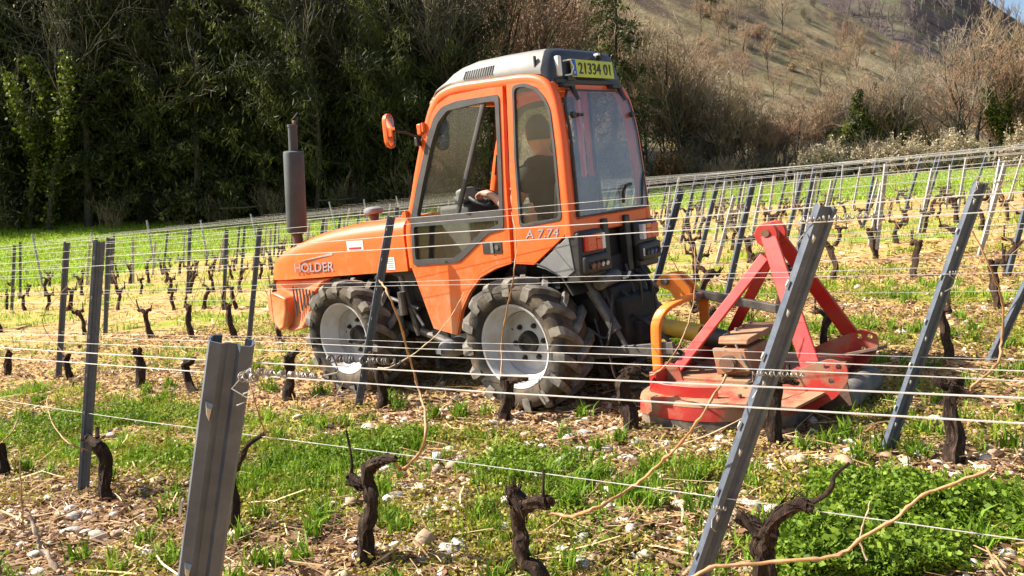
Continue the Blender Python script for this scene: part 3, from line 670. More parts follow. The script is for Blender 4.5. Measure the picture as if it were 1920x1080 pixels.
# ---- mirror
mp = Vector((.755, .665, 1.86))
ma = MB().tube([(.70, .44, 1.80), (.73, .55, 1.845), (.758, .655, 1.86)], .008, 8).build('mirror_arm', MT['black'], tractor)
MB().box((.705, .435, 1.86), (.04, .03, .075)).build('arm_bracket', MT['orange'], ma, bevel=.008)
MB().box((.715, .46, 1.78), (.03, .04, .06)).build('arm_clamp', MT['black'], ma, bevel=.006)
mn = Vector((-.96, -.26, .0)).normalized(); mu = Vector((.03, 0, 1)); mu = (mu - mn * mu.dot(mn)).normalized(); ms = mu.cross(mn)
MM = Matrix(((ms.x, mu.x, mn.x, mp.x), (ms.y, mu.y, mn.y, mp.y), (ms.z, mu.z, mn.z, mp.z), (0, 0, 0, 1)))
oval = rrect(.10, .225, .048, 6)
mr = MB().loft([[MM @ Vector((a * k, b * k, z)) for a, b in oval] for k, z in ((.8, -.028), (.95, -.022), (1.0, -.01), (1.0, .006), (.94, .008))]).build('mirror_housing', MT['orange'], tractor, 50)
MB().loft([[MM @ Vector((a * .93, b * .94, z)) for a, b in oval] for z in (.005, .0095)]).build('mirror_glass', MT['mirror'], mr)

# ---- cab interior
seat = MB().box((.0, 0, .98), (.42, .42, .12)).build('driver_seat', MT['interior'], tractor, bevel=.04, seg=3)
MB().box((-.20, 0, 1.22), (.09, .42, .42), rot=(0, R(-8), 0)).build('seat_back', MT['interior'], seat, bevel=.04, seg=3)
MB().box((0, 0, .87), (.3, .3, .12)).build('seat_base', MT['black'], seat)
dsh = MB().box((.72, 0, 1.1), (.3, .36, .46)).box((.66, 0, 1.34), (.2, .3, .06), rot=(0, R(-20), 0)).build('dashboard', MT['interior'], tractor, bevel=.03, seg=3)
MB().box((.62, .14, 1.39), (.10, .12, .10), rot=(0, R(15), 0)).build('display_unit', MT['greyplate'], dsh, bevel=.02)
sc_ = Vector((.50, .02, 1.34)); sn = Vector((-.45, 0, .89)).normalized()
stw = MB(); u = Vector((0, 1, 0)); v_ = sn.cross(u)
stw.tube([sc_ + u * .17 * math.cos(a) + v_ * .17 * math.sin(a) for a in np.linspace(0, 2 * PI, 33)], .014, 8, False)
for a in (.5, 2.6, 4.7): stw.cyl(sc_ - sn * .02, sc_ + (u * math.cos(a) + v_ * math.sin(a)) * .165, .01, 6)
stw.cyl(sc_ - sn * .05, sc_ + sn * .01, .035, 14); stw.cyl(sc_ - sn * .3, sc_, .02, 10)
stw.build('steering_wheel', MT['black'], tractor)
MB().tube([(.25, .28, 1.0), (.27, .27, 1.2), (.28, .26, 1.26)], .012, 8).build('control_lever', MT['black'], tractor)
MB().box((.15, -.30, 1.05), (.5, .14, .35)).build('side_console', MT['interior'], tractor, bevel=.03)

# ================================================================== driver (inside the cab)
def skin(name, pts, edges, rad, mt, parent, sub=2):
    me = bpy.data.meshes.new(name); me.from_pydata([tuple(p) for p in pts], edges, [])
    o = bpy.data.objects.new(name, me); COL.objects.link(o)
    sk = o.modifiers.new('skin', 'SKIN'); sk.use_smooth_shade = True
    if not me.skin_vertices: me.skin_vertices.new()
    for i, d in enumerate(me.skin_vertices[0].data):
        r = rad[i]; d.radius = r if hasattr(r, '__len__') else (r, r); d.use_root = (i == 0)
    o.modifiers.new('sub', 'SUBSURF').levels = sub
    bpy.context.view_layer.update()
    me2 = bpy.data.meshes.new_from_object(o.evaluated_get(bpy.context.evaluated_depsgraph_get()))
    bpy.data.objects.remove(o); bpy.data.meshes.remove(me)
    me2.materials.clear(); me2.materials.append(mt); me2.name = name; me2.shade_smooth()
    return obj(name, me2, parent)
P = []; E_ = []; RD = []
def jv(p, r, par=None):
    P.append(Vector(p)); RD.append(r)
    if par is not None: E_.append((par, len(P) - 1))
    return len(P) - 1
hip = jv((.03, 0, 1.07), (.13, .15)); sp = jv((.0, 0, 1.22), (.11, .14), hip); ch = jv((.0, 0, 1.40), (.12, .16), sp); up = jv((.015, 0, 1.53), (.085, .12), ch)
nk = jv((.03, 0, 1.60), .058, up); nk2 = jv((.045, 0, 1.66), .056, nk); hd = jv((.055, 0, 1.74), (.088, .076), nk2); ht = jv((.05, 0, 1.80), (.086, .074), hd); hc = jv((.045, 0, 1.835), (.05, .045), ht)
FD = Vector((.63, -.777, 0)); FS = Vector((.777, .63, 0)); HCn = Vector((.05, 0, 0))
ns = jv(HCn + FD * .098 + Vector((0, 0, 1.725)), .014, hd)
for sg in (1, -1):
    jv(HCn + FS * (sg * .083) + Vector((0, 0, 1.73)), (.02, .014), hd)
    sh = jv((.02, sg * .17, 1.515), .07, up); el = jv((.12, sg * .27, 1.26), .046, sh); wr = jv((.36, sg * .17, 1.37), .028, el); pm = jv((.43, sg * .165, 1.39), (.022, .036), wr)
    for k, (dy, ln) in enumerate(((.028, .85), (.01, 1.0), (-.008, .95), (-.026, .75))):
        a = jv((.462, sg * .165 + dy, 1.392), .0095, pm); b = jv((.462 + .030 * ln, sg * .165 + dy, 1.375), .009, a); jv((.462 + .02 * ln, sg * .165 + dy, 1.35), .0075, b)
    th = jv((.425, sg * .12, 1.395), .011, pm); jv((.455, sg * .105, 1.385), .009, th)
    kn = jv((.46, sg * .14, 1.06), .07, hip); an = jv((.56, sg * .14, .86), .045, kn); jv((.66, sg * .14, .83), .035, an)
driver = skin('person', P, E_, RD, MT['skin'], None)
driver.matrix_world = TM
tag(driver, 'person in a black t-shirt driving inside the tractor cab, seen from behind', 'person')
P = []; E_ = []; RD = []
hip = jv((.02, 0, 1.06), (.145, .175)); sp = jv((-.01, 0, 1.22), (.13, .165), hip); ch = jv((-.012, 0, 1.40), (.14, .185), sp); up = jv((.008, 0, 1.525), (.10, .14), ch); jv((.025, 0, 1.595), (.066, .068), up)
for sg in (1, -1):
    sh = jv((.018, sg * .175, 1.52), .084, up); jv((.08, sg * .24, 1.36), .066, sh)
skin('tshirt', P, E_, RD, MT['tshirt'], driver)
P = []; E_ = []; RD = []
hip = jv((.05, 0, 1.05), (.14, .17))
for sg in (1, -1):
    kn = jv((.46, sg * .14, 1.06), .082, hip); jv((.56, sg * .14, .9), .06, kn)
skin('trousers', P, E_, RD, MT['jeans'], driver)
hr = MB(); rings = []
for i in range(9):
    t = i / 8; z = 1.705 + .165 * t; k = math.sqrt(max(0, 1 - (max(0, t - .35) / .68) ** 2)) if t > .35 else .93 + .2 * t
    front = .075 if t > .55 else -.005 + .05 * t
    rg_ = []
    for j in range(24):
        a = 2 * PI * j / 24; x = math.cos(a) * .098 * k; y = math.sin(a) * .085 * k
        if x > front: x = front
        rg_.append(HCn + FD * x + FS * y + Vector((0, 0, z)))
    rings.append(rg_)
hr.loft(rings).build('hair', MT['hair'], driver, 60)
for sg in (1, -1):
    MB().lathe([(0, .008), (.007, .006), (.009, 0), (0, -.008)], 10, Matrix.Translation(HCn + FD * .08 + FS * (sg * .03) + Vector((0, 0, 1.755)))).build('eye', MT['ink'], driver)

# ================================================================== mower behind the tractor
mower = empty('rotary_mower', M=TM)
tag(mower, 'dusty red mulching mower with A-shaped headstock hitched behind the tractor', 'mower')
deck_o = [(-.86, .45), (-.90, .585), (-1.05, .64), (-1.25, .655), (-1.42, .62), (-1.56, .52), (-1.70, .40), (-1.74, .22), (-1.73, -.3), (-1.62, -.52), (-1.42, -.62), (-1.1, -.64), (-.9, -.58), (-.86, -.45)]
def scl(pts, k, c=(-1.3, 0)): return [((a - c[0]) * k + c[0], (b - c[1]) * k + c[1]) for a, b in pts]
dk = MB().loft([[(a, b, z) for a, b in scl(rounded(deck_o, .06, 3), k)] for k, z in ((1.0, .085), (1.0, .12), (.995, .165))], cap=False).build('deck_skirt', MT['red_dusty'], mower, 40)
MB().loft([[(a, b, z) for a, b in scl(rounded(deck_o, .06, 3), k)] for k, z in ((.998, .160), (.985, .185), (.9, .195), (.6, .215), (.3, .22))]).build('deck_top', MT['dust_top'], mower, 40)
MB().loft([[(a, b, z) for a, b in scl(rounded(deck_o, .06, 3), k)] for k, z in ((.992, .02), (.992, .06), (.995, .09))], cap=False).build('rubber_skirt', MT['dustrubber'], dk, 40)
lip = [(-.93, .44), (-.96, .53), (-1.08, .575), (-1.25, .585), (-1.38, .56)]
MB().sweep([(a, b, .225) for a, b in crom([(p[0], p[1]) for p in lip], 3)] if False else [(a, b, .222) for a, b in lip], rrect(.07, .012, .003, 1), (0, 0, 1)).build('deck_lip', MT['red'], mower)
MB().box((-.93, 0, .24), (.05, .9, .09)).build('front_beam', MT['red'], mower, bevel=.006)
MB().box((-1.22, .08, .222), (.46, .5, .03)).build('mounting_plate', MT['dust_top'], mower, bevel=.006)
# discharge flap
MB().add([(-1.45, .60, .185), (-1.80, .57, .185), (-1.87, .35, .21), (-1.66, .30, .205), (-1.45, .60, .172), (-1.80, .57, .172), (-1.87, .35, .197), (-1.66, .30, .19)], [(0,1,2,3),(4,7,6,5),(0,4,5,1),(1,5,6,2),(2,6,7,3),(3,7,4,0)]).build('discharge_flap', MT['dust_top'], mower)
# gearbox
gb = MB().box((-1.33, .10, .315), (.17, .32, .15)).build('gearbox', MT['gearrust'], mower, bevel=.012)
MB().plate([(-1.23, .40), (-1.42, .40), (-1.45, .28), (-1.25, .25)], [], lambda a, b, t: (a, t, b), .255, .29).build('gearbox_guard', MT['gearrust'], gb, bevel=.006)
MB().plate([(-.26, .412), (.24, .414), (.22, .45), (-.22, .46)], [], lambda a, b, t: (t, a, b), -1.42, -1.24).build('gearbox_top', MT['gearrust'], gb, bevel=.01)
MB().cyl((-1.33, .27, .32), (-1.33, .318, .32), .05, 24).cyl((-1.33, .318, .32), (-1.33, .325, .32), .042, 24).build('gearbox_cap', MT['rusty'], gb)
for y in (-.15, -.05, .05, .15): MB().cyl((-1.27, y, .445), (-1.27, y, .472), .01, 6).build('gearbox_bolt', MT['steel'], gb)
# A-frame: flat bars meeting at the apex
def bar(p, q, w_, t_, mt, name, wide=(1, 0, 0), w2=None):
    p = Vector(p); q = Vector(q); d = (q - p).normalized(); s_ = Vector(wide); s_ = (s_ - d * s_.dot(d)).normalized(); n_ = d.cross(s_); w2 = w2 or w_
    vs = [p - s_*w_/2 - n_*t_/2, p + s_*w_/2 - n_*t_/2, p + s_*w_/2 + n_*t_/2, p - s_*w_/2 + n_*t_/2, q - s_*w2/2 - n_*t_/2, q + s_*w2/2 - n_*t_/2, q + s_*w2/2 + n_*t_/2, q - s_*w2/2 + n_*t_/2]
    return MB().add(vs, [(0,3,2,1),(4,5,6,7),(0,1,5,4),(1,2,6,5),(2,3,7,6),(3,0,4,7)]).build(name, mt, mower, 0, bevel=.005)
apex = Vector((-1.50, 0, .97))
bar(apex + Vector((.03, .035, -.09)), (-.97, .30, .23), .062, .022, MT['red'], 'headstock_arm')
bar(apex + Vector((.03, -.05, -.09)), (-1.0, -.28, .23), .062, .022, MT['red'], 'headstock_arm')
bar(apex + Vector((.0, .055, .05)), (-1.80, .33, .33), .085, .02, MT['red'], 'headstock_arm', w2=.10)
bar(apex + Vector((.0, -.06, .03)), (-1.76, -.42, .36), .085, .02, MT['red'], 'headstock_arm', w2=.10)
ap = MB().lathe([(0, .075), (.062, .075), (.068, .068), (.068, .052), (.062, .045), (0, .045)], 24, Matrix.Translation(apex + Vector((0, 0, .035)))).lathe([(0, -.075), (.062, -.075), (.068, -.068), (.068, -.052), (.062, -.045), (0, -.045)], 24, Matrix.Translation(apex + Vector((0, 0, .035)))).build('headstock_eye', MT['red'], mower)
MB().cyl(apex + Vector((0, -.09, .045)), apex + Vector((0, .082, .045)), .022, 16).build('top_link_pin', MT['rusty'], ap)
MB().cyl(apex + Vector((-.02, .06, -.07)), apex + Vector((-.02, .10, -.07)), .02, 6).build('headstock_bolt', MT['red'], ap)
# side brackets with holes
def ring(cx, cz, r): return [(cx + r * math.cos(a), cz + r * math.sin(a)) for a in np.linspace(0, 2 * PI, 11)[:-1]]
for Y, mt in ((.33, MT['red_dusty']), (-.42, MT['red_dusty'])):
    MB().plate(rounded([(-1.52, .16), (-1.62, .27), (-1.78, .34), (-1.90, .385), (-1.985, .36), (-1.99, .28), (-1.93, .19), (-1.80, .10), (-1.6, .12)], .025, 3), [ring(-1.885, .345, .016), ring(-1.945, .345, .016), ring(-1.905, .27, .016)],
               lambda a, b, t: (a + .07 * (Y < 0), t, b), Y, Y + .014).build('side_bracket', mt, mower)
MB().box((-1.68, -.05, .21), (.2, .70, .05), rot=(0, R(-8), 0)).build('rear_beam', MT['red_dusty'], mower, bevel=.006)
MB().box((-1.86, -.36, .27), (.20, .16, .02), rot=(R(8), R(14), 0)).build('rear_guard', MT['rusty'], mower, bevel=.004)
MB().plate([(-1.66, .10), (-1.70, .24), (-1.90, .20), (-1.92, .08), (-1.82, .02)], [], lambda a, b, t: (a, t, b), .085, .10).build('roller_bracket', MT['rusty'], mower)
rl = MB().lathe([(0, -.47), (.06, -.47), (.073, -.455), (.076, -.44), (.076, .04), (.074, .055), (.06, .07), (0, .07)], 32, Matrix.Translation((-1.85, .0, .085))).build('roller', MT['steel'], mower)
# hitch yoke, top link, drive shaft
yk = [(-.88, .30, .10), (-.885, .30, .45), (-.90, .29, .56), (-.94, .24, .625), (-1.0, .12, .655), (-1.02, 0, .66), (-1.0, -.12, .65), (-.95, -.22, .61), (-.92, -.26, .54), (-.91, -.27, .25)]
yo = MB().sweep(crom(yk, 4), rrect(.062, .028, .008, 2), (1, 0, 0)).build('hitch_yoke', MT['orange_dark'], mower, 50)
MB().plate(rounded([(-.98, .62), (-1.0, .70), (-.90, .80), (-.80, .79), (-.76, .73), (-.86, .69), (-.90, .62)], .025, 3), [ring(-.84, .75, .018)], lambda a, b, t: (a, t, b), .02, .045).build('yoke_hook', MT['orange_dark'], yo, bevel=.004)
MB().plate(rounded([(-.98, .62), (-1.0, .70), (-.90, .80), (-.80, .79), (-.76, .73), (-.86, .69), (-.90, .62)], .025, 3), [ring(-.84, .75, .018)], lambda a, b, t: (a, t, b), -.06, -.035).build('yoke_hook', MT['orange_dark'], yo, bevel=.004)
MB().cyl((-.84, -.1, .75), (-.84, .08, .75), .022, 14).build('hook_pin', MT['darksteel'], yo)
MB().cyl((-1.03, -.06, .655), (-1.03, .07, .655), .024, 8).build('yoke_bolt', MT['steel'], yo)
bar((-1.0, -.02, .665), (-1.56, -.02, .56), .05, .03, MT['darksteel'], 'tie_bar', wide=(0, 0, 1))
MB().cyl((-.72, .0, .47), (-1.06, .02, .42), .045, 18, .06).build('shaft_guard', MT['yellow'], mower)
MB().cyl((-1.04, .02, .42), (-1.24, .04, .38), .062, 18).build('shaft_joint', MT['black'], mower)
for y in (.26, -.24): MB().cyl((-.90, y - .06, .17), (-.90, y + .06, .17), .03, 14).build('link_pin', MT['darksteel'], mower)

# small fittings: bolts along the deck edge, weld plates, grease nipple, hose
for k, (a, b) in enumerate([(-.95, .55), (-1.08, .60), (-1.22, .615), (-1.36, .60), (-1.48, .55), (-1.0, .40), (-1.45, .40), (-1.6, .35)]):
    MB().cyl((a, b * .93, .18), (a, b * .93, .212), .012, 6).build('deck_bolt', MT['rusty'], mower)
for y in (.30, -.28): MB().plate([(-.90, .2), (-1.06, .2), (-1.03, .30), (-.95, .32)], [], lambda a, b, t: (a, t, b), y + .02, y + .034).build('gusset', MT['red_dusty'], mower)
MB().tube(crom([(-.62, .1, .55), (-.8, .18, .50), (-1.0, .22, .35), (-1.15, .2, .28), (-1.25, .22, .26)], 6), .011, 8).build('hydraulic_hose', MT['black'], mower)
MB().tube(crom([(-1.36, .26, .42), (-1.42, .30, .34), (-1.47, .27, .26)], 5), .006, 6).build('grease_line', MT['steel'], mower)

# ================================================================== trellis posts
def strip_section(poly, th):
    P_ = [Vector(p) for p in poly]; L = []; Rr = []
    for i, p in enumerate(P_):
        t = (P_[min(i+1, len(P_)-1)] - P_[max(i-1, 0)]).normalized(); n = Vector((-t.y, t.x)) * th / 2
        L.append(tuple(p + n)); Rr.append(tuple(p - n))
    return L + Rr[::-1]
PSEC = strip_section([(-.014, .031), (-.025, .026), (-.027, .010), (-.024, .0), (-.010, -.004), (-.003, .004), (.009, .004), (.014, -.003), (.026, .0), (.028, .012), (.026, .026), (.016, .031)], .0028)
def post_mesh(L, mt, slots):
    m = MB(); zs = [-.25, L]
    m.loft([[(a, b, z) for a, b in PSEC] for z in zs])
    return m.mesh('trellis_post', mt, 30)
post_cache = {}
hook_me = MB().add([(-.027, .006, -.010), (-.027, .013, -.010), (-.027, .013, .010), (-.027, .006, .010), (-.031, .008, -.004), (-.031, .011, -.004), (-.029, .013, .010), (-.029, .006, .010)],
                   [(0,1,2,3),(4,7,6,5),(0,4,5,1),(1,5,6,2),(2,6,7,3),(3,7,4,0)]).mesh('wire_hook', MT['galvlight'], 0)
hook_me2 = MB().add([(-.016, -.003, .010), (-.008, -.004, .008), (-.010, -.003, -.010), (-.014, -.002, -.004), (-.014, -.008, .006), (-.009, -.008, .004), (-.010, -.005, -.008), (-.013, -.005, -.003)],
                   [(0,1,2,3),(4,7,6,5),(0,4,5,1),(1,5,6,2),(2,6,7,3),(3,7,4,0)]).mesh('wire_hook', MT['galvlight'], 0)
def post(n, s, L, lean, label, group, mt=None, hooks=0, twist=0., sway=0.):
    mt = mt or MT['galv']; key = (round(L, 2), mt.name)
    if key not in post_cache: post_cache[key] = post_mesh(round(L, 2), mt, hooks)
    up = Vector((-DX * math.sin(R(lean)), -DY * math.sin(R(lean)), math.cos(R(lean)))) + Vector((NX, NY, 0)) * math.sin(R(sway)); up.normalize()
    xa = Vector((DX, DY, 0)) ; xa.rotate(Euler((0, 0, twist + .8))); xa = -xa
    ya = up.cross(xa).normalized(); xa = ya.cross(up)
    p = GR(n, s, -.02)
    M = Matrix(((xa.x, ya.x, up.x, p.x), (xa.y, ya.y, up.y, p.y), (xa.z, ya.z, up.z, p.z), (0, 0, 0, 1)))
    o = obj('trellis_post', post_cache[key]); o.matrix_world = M
    tag(o, label, 'post', group)
    for k in range(hooks):
        obj('wire_hook', hook_me if k % 2 else hook_me2, o, (0, 0, L - .09 - k * .105 - .03 * (k % 2)), None, 1.25)
    return o
PG = 'steel posts of the vineyard trellis'
fp = post(.6, 1.160, 1.335, 14.1, 'large steel channel post in the foreground with a hollow top and wound wire', PG, hooks=8); fp.scale = (.9, .9, 1)
post(2.3, 1.06, 1.39, 17.4, 'tall leaning steel post crossing in front of the red mower', PG, hooks=12)
post(2.3, 4.54, 1.41, 10.5, 'upright steel post at left beside a stumpy vine, nearest on that side', PG, hooks=12)
post(4.17, .88, 1.31, 15.7, 'leaning steel post to the right of the mower, standing in pale stones', PG, hooks=12)
post(4.17, 4.36, 1.38, 14.2, "leaning steel post in front of the tractor's front wheel", PG, hooks=12)
post(4.17, 8.62, 1.39, 11, 'steel post left of the foreground row, second from the left edge, beside a dark vine', PG, hooks=6)
post(6.03, .68, 1.28, 20, 'leaning steel post cut by the right edge of the picture', PG, hooks=6)
post(6.03, 3.14, 1.34, 15.6, "leaning steel post rising behind the tractor's rear right lights", PG, hooks=4)
post(7.9, 3.18, 1.32, 12.4, 'leaning steel post rising beyond the orange hitch yoke', PG, hooks=4)
post(6.03, 8.06, 1.33, 10.5, "steel post just left of the tractor's nose", PG, hooks=4)
rp = random.Random(11)
for k in range(4, 16):
    n = ROW0 + ROWD * (k - 2)
    ph = rp.uniform(-.5, .9) if k > 5 else .7
    for j in range(-1, 8):
        s = ph + 3.48 * j + rp.uniform(-.12, .12)
        if s > S_END - 1: continue
        if k == 4 and j in (0, 1, 2): continue
        if k == 5 and j in (0, 1): continue
        x, y = NS(n, s)
        if abs(x) > .64 * y + .6 or y < 2: continue
        left = x / y < -.17
        post(n, s, rp.uniform(1.24, 1.4), rp.uniform(9, 15) if not left else rp.uniform(6, 12),
             'thin grey steel post among the far vine rows left of the tractor' if left else 'thin grey steel post among the far vine rows right of the tractor',
             'far trellis posts on the left' if left else 'far trellis posts on the right', sway=rp.uniform(-2, 2))
    for j in range(-1, 14):
        if k < 7: continue
        s = ph + 1.74 * j + .87 + rp.uniform(-.35, .35); x, y = NS(n, s)
        if s > S_END - 1 or abs(x) > .64 * y + .6 or y < 2 or rp.random() < .35: continue
        left = x / y < -.17
        post(n, s, rp.uniform(.95, 1.3), rp.uniform(2, 14), 'pale weathered stake between the far vines left of the tractor' if left else 'pale weathered stake between the far vines right of the tractor', 'pale stakes on the left' if left else 'pale stakes on the right', MT['galvlight'], sway=rp.uniform(-3, 3))
    x, y = NS(n, S_END)
    if abs(x) < .66 * y:
        post(n, S_END + rp.uniform(-.3, .3), rp.uniform(1.4, 1.6), -rp.uniform(13, 20), 'pale end post leaning outward at the far left end of a vine row', 'end posts of the vine rows', MT['galvlight'])

# ================================================================== wires
def wire(n, h, off, s0, s1, r, label, group, sag=.006, sides=5, seed=0):
    rg = random.Random(seed); pts = []; s = s0
    while s <= s1 + .01:
        x, y = NS(n + off, s); pts.append(Vector((x, y, float(H0(x, y)) + h + rg.uniform(-sag, sag)))); s += .87 if n < 7 else 1.74
    o = MB().tube(crom(pts, 2) if n < 7 else pts, r, sides, False).build('trellis_wire', MT['wire'])
    tag(o, label, 'wire', group); return o
WL = [('lowest', .45, 0), ('middle', .835, -.02), ('middle', .865, .02), ('top', 1.25, -.02), ('top', 1.285, .02)]
for k in range(1, 16):
    n = .6 if k == 1 else (4.17 if k == 3 else ROW0 + ROWD * (k - 2))
    for q, (nm, h, off) in enumerate(WL):
        if k >= 8 and q in (1, 3): continue
        if k == 1 and nm != 'top': continue
        x, y = NS(n, 0)
        s0 = -4 if k < 6 else -1.5
        if k == 1: h = 1.236 + (.015 if q == 4 else 0); s0 = -3; off = .02
        r = .0007 if k == 1 else .0015 if k < 4 else .0019 if k < 7 else .0015
        row = {1: 'foreground row', 2: 'nearest full row', 3: 'row in front of the tractor', 4: 'row just beyond the tractor'}.get(k)
        lab = (f'lowest single steel wire of the {row}' if nm == 'lowest' else f'{"lower" if q in (1, 3) else "upper"} of the two {nm} steel wires of the {row}') if row else 'fine steel wire strung along a far vine row'
        wire(n, h + (.01 * math.sin(k * 7 + q) if k > 1 else 0), off, s0, S_END + .4, r, lab, f'{nm} wires of the {row}' if row else 'wires of the far vine rows', seed=k * 10 + q)
# wound wire ends at the posts
def coil(p, d, ln, turns, r, label, seed=0, mt=None):
    rg = random.Random(seed); p = Vector(p); d = Vector(d).normalized(); u = d.orthogonal().normalized(); v = d.cross(u); pts = []
    m = turns * 11
    for i in range(m + 1):
        t = i / m; a = 2 * PI * turns * t; rr = r * (1 + .45 * math.sin(a * .37 + seed) * (t < .6))
        pts.append(p + d * (ln * t + .006 * math.sin(a * .23 + seed)) + u * rr * math.cos(a) + v * rr * math.sin(a))
    q = Vector(pts[0])
    tail = [q + Vector((rg.uniform(-.02, .02), rg.uniform(-.02, .02), (-.02 * j + rg.uniform(-.012, .012)) * (.45 if p.y < 2 else 1))) for j in range(4, 0, -1)]
    o = MB().tube(tail + pts, .0009 if p.y < 2 else .0015, 5, False).build('wire_tie', mt or MT['tie'])
    tag(o, label, 'wire tie', 'wound wire ends on the posts'); return o
dm = Vector((-DX, -DY, SA * -DX + SB * -DY)).normalized()
def wpt(n, s, h): x, y = NS(n, s); return Vector((x, y, float(H0(x, y)) + h))
coil(wpt(.588, .79, 1.246), dm, .12, 30, .0026, 'pale wire wound in a tight coil across the foreground post', 1)
coil(wpt(.625, .70, 1.255), dm, .10, 26, .0028, 'dark wire wound behind the foreground post', 2, MT['darksteel'])
coil(wpt(.588, .80, 1.24), dm, .03, 6, .005, 'loose loops of wire hanging on the foreground post', 3)
coil(wpt(2.26, .70, 1.25), dm, .18, 26, .0055, 'tangled wire ends at the top of the post crossing the mower', 4)
coil(wpt(2.26, .82, .84), dm, .14, 22, .005, 'wire wound halfway up the post crossing the mower', 5)
coil(wpt(2.26, .93, .45), dm, .03, 6, .005, 'wire tie low on the post crossing the mower', 6)
coil(wpt(4.13, .55, 1.22), dm, .18, 22, .006, 'wire ends at the top of the post right of the mower', 7)
coil(wpt(4.13, .64, .84), dm, .05, 9, .005, 'wire tie halfway up the post right of the mower', 8)

# ================================================================== vines
def bark_mat(name, c1, c2, c3):
    m, t, b = nodes(name); b.inputs['Roughness'].default_value = .9; b.inputs['Specular IOR Level'].default_value = .2
    tc = N_(t, 'ShaderNodeTexCoord'); mp_ = N_(t, 'ShaderNodeMapping'); mp_.inputs['Scale'].default_value = (1, 1, .22); t.links.new(tc.outputs['Object'], mp_.inputs[0])
    n1 = noise(t, 85, 6, .7, vec=mp_.outputs[0]); n2 = noise(t, 14, 4)
    c_ = mixc(t, n2, ramp(t, n1, [(.35, c1), (.55, c2), (.72, c3)]), c1)
    t.links.new(c_, b.inputs['Base Color']); bump(t, b, n1, 1.0, .012); return m
MT['bark'] = bark_mat('vine_bark', (.012, .008, .006), (.065, .038, .026), (.27, .175, .12))
MT['bark_brown'] = bark_mat('brown_vine_bark', (.022, .013, .009), (.085, .05, .032), (.25, .165, .11))
MT['cane'] = mat('vine_cane', (.36, .20, .085), .6, c2=(.26, .14, .065), scale=14, bmp=.1)
MT['cane_pale'] = mat('dry_cane', (.5, .38, .24), .7, c2=(.36, .24, .15), scale=14, bmp=.1)
MT['cane_grey'] = mat('old_stick', (.33, .24, .17), .85, c2=(.2, .13, .09), scale=14, bmp=.3)
def lump(mb, p, r, rg):
    p = Vector(p); n = 7; rings = []
    for i in range(1, 5):
        ph = PI * i / 5
        rings.append([p + Vector((math.sin(ph) * math.cos(a), math.sin(ph) * math.sin(a), math.cos(ph))) * r * rg.uniform(.75, 1.2) for a in np.linspace(0, 2 * PI, n + 1)[:-1]])
    mb.loft(rings)
def wood(mb, pts, rad, rg, k=10, sides=12, jit=.2):
    """gnarled wood: ridges that run along the stem, swellings and a slow twist"""
    c_ = crom(pts, k); m = len(c_); rr = np.interp(np.linspace(0, 1, m), np.linspace(0, 1, len(rad)), rad); sd_ = rg.random() * 50
    ln = sum((c_[i + 1] - c_[i]).length for i in range(m - 1)); f = ln / max(m - 1, 1) / .03
    off = np.stack([vn(np.arange(m) * f * .5 + sd_, np.full(m, 3.7 * q), 2) - .5 for q in range(3)], 1)
    c_ = [p + Vector(off[i]) * float(rr[i]) * .9 for i, p in enumerate(c_)]
    swell = .85 + .45 * vn(np.arange(m) * f * .45 + sd_, np.zeros(m), 4); u = (c_[1] - c_[0]).orthogonal().normalized(); vs_ = []
    for i, p in enumerate(c_):
        t = (c_[min(i + 1, m - 1)] - c_[max(i - 1, 0)]).normalized(); u = (u - t * u.dot(t)).normalized(); w_ = t.cross(u)
        for q in range(sides):
            a = 2 * PI * q / sides + i * f * .12
            r_ = rr[i] * swell[i] * (1 + 2.2 * jit * (float(_h(float(q), 0., sd_)) - .5) + jit * (float(vn(np.array(q * 1.7 + sd_), np.array(i * f * .8), 6)) - .5) * 1.6)
            vs_.append(p + (u * math.cos(a) + w_ * math.sin(a)) * float(r_))
    fs = [(i*sides+q, i*sides+(q+1) % sides, (i+1)*sides+(q+1) % sides, (i+1)*sides+q) for i in range(m-1) for q in range(sides)]
    mb.add(vs_, fs + [tuple(range(sides-1, -1, -1)), tuple(range((m-1)*sides, m*sides))])
def cane_mesh(pts, r0, r1, rg, mt, k=6, sides=6):
    c_ = crom(pts, k); L = len(c_)
    # nodes: slight kinks and swellings
    rr = []
    for i, p in enumerate(c_):
        t = i / max(1, L - 1); r = r0 + (r1 - r0) * t
        rr.append(r * (1.45 if i % 4 == 0 else 1.0))
    c_ = [p + Vector((rg.uniform(-1, 1), rg.uniform(-1, 1), rg.uniform(-1, 1))) * r0 * .35 for p in c_]; rr = [q * .68 for q in rr]
    return MB().tube(c_, rr, sides, True).mesh('cane', mt, 60)
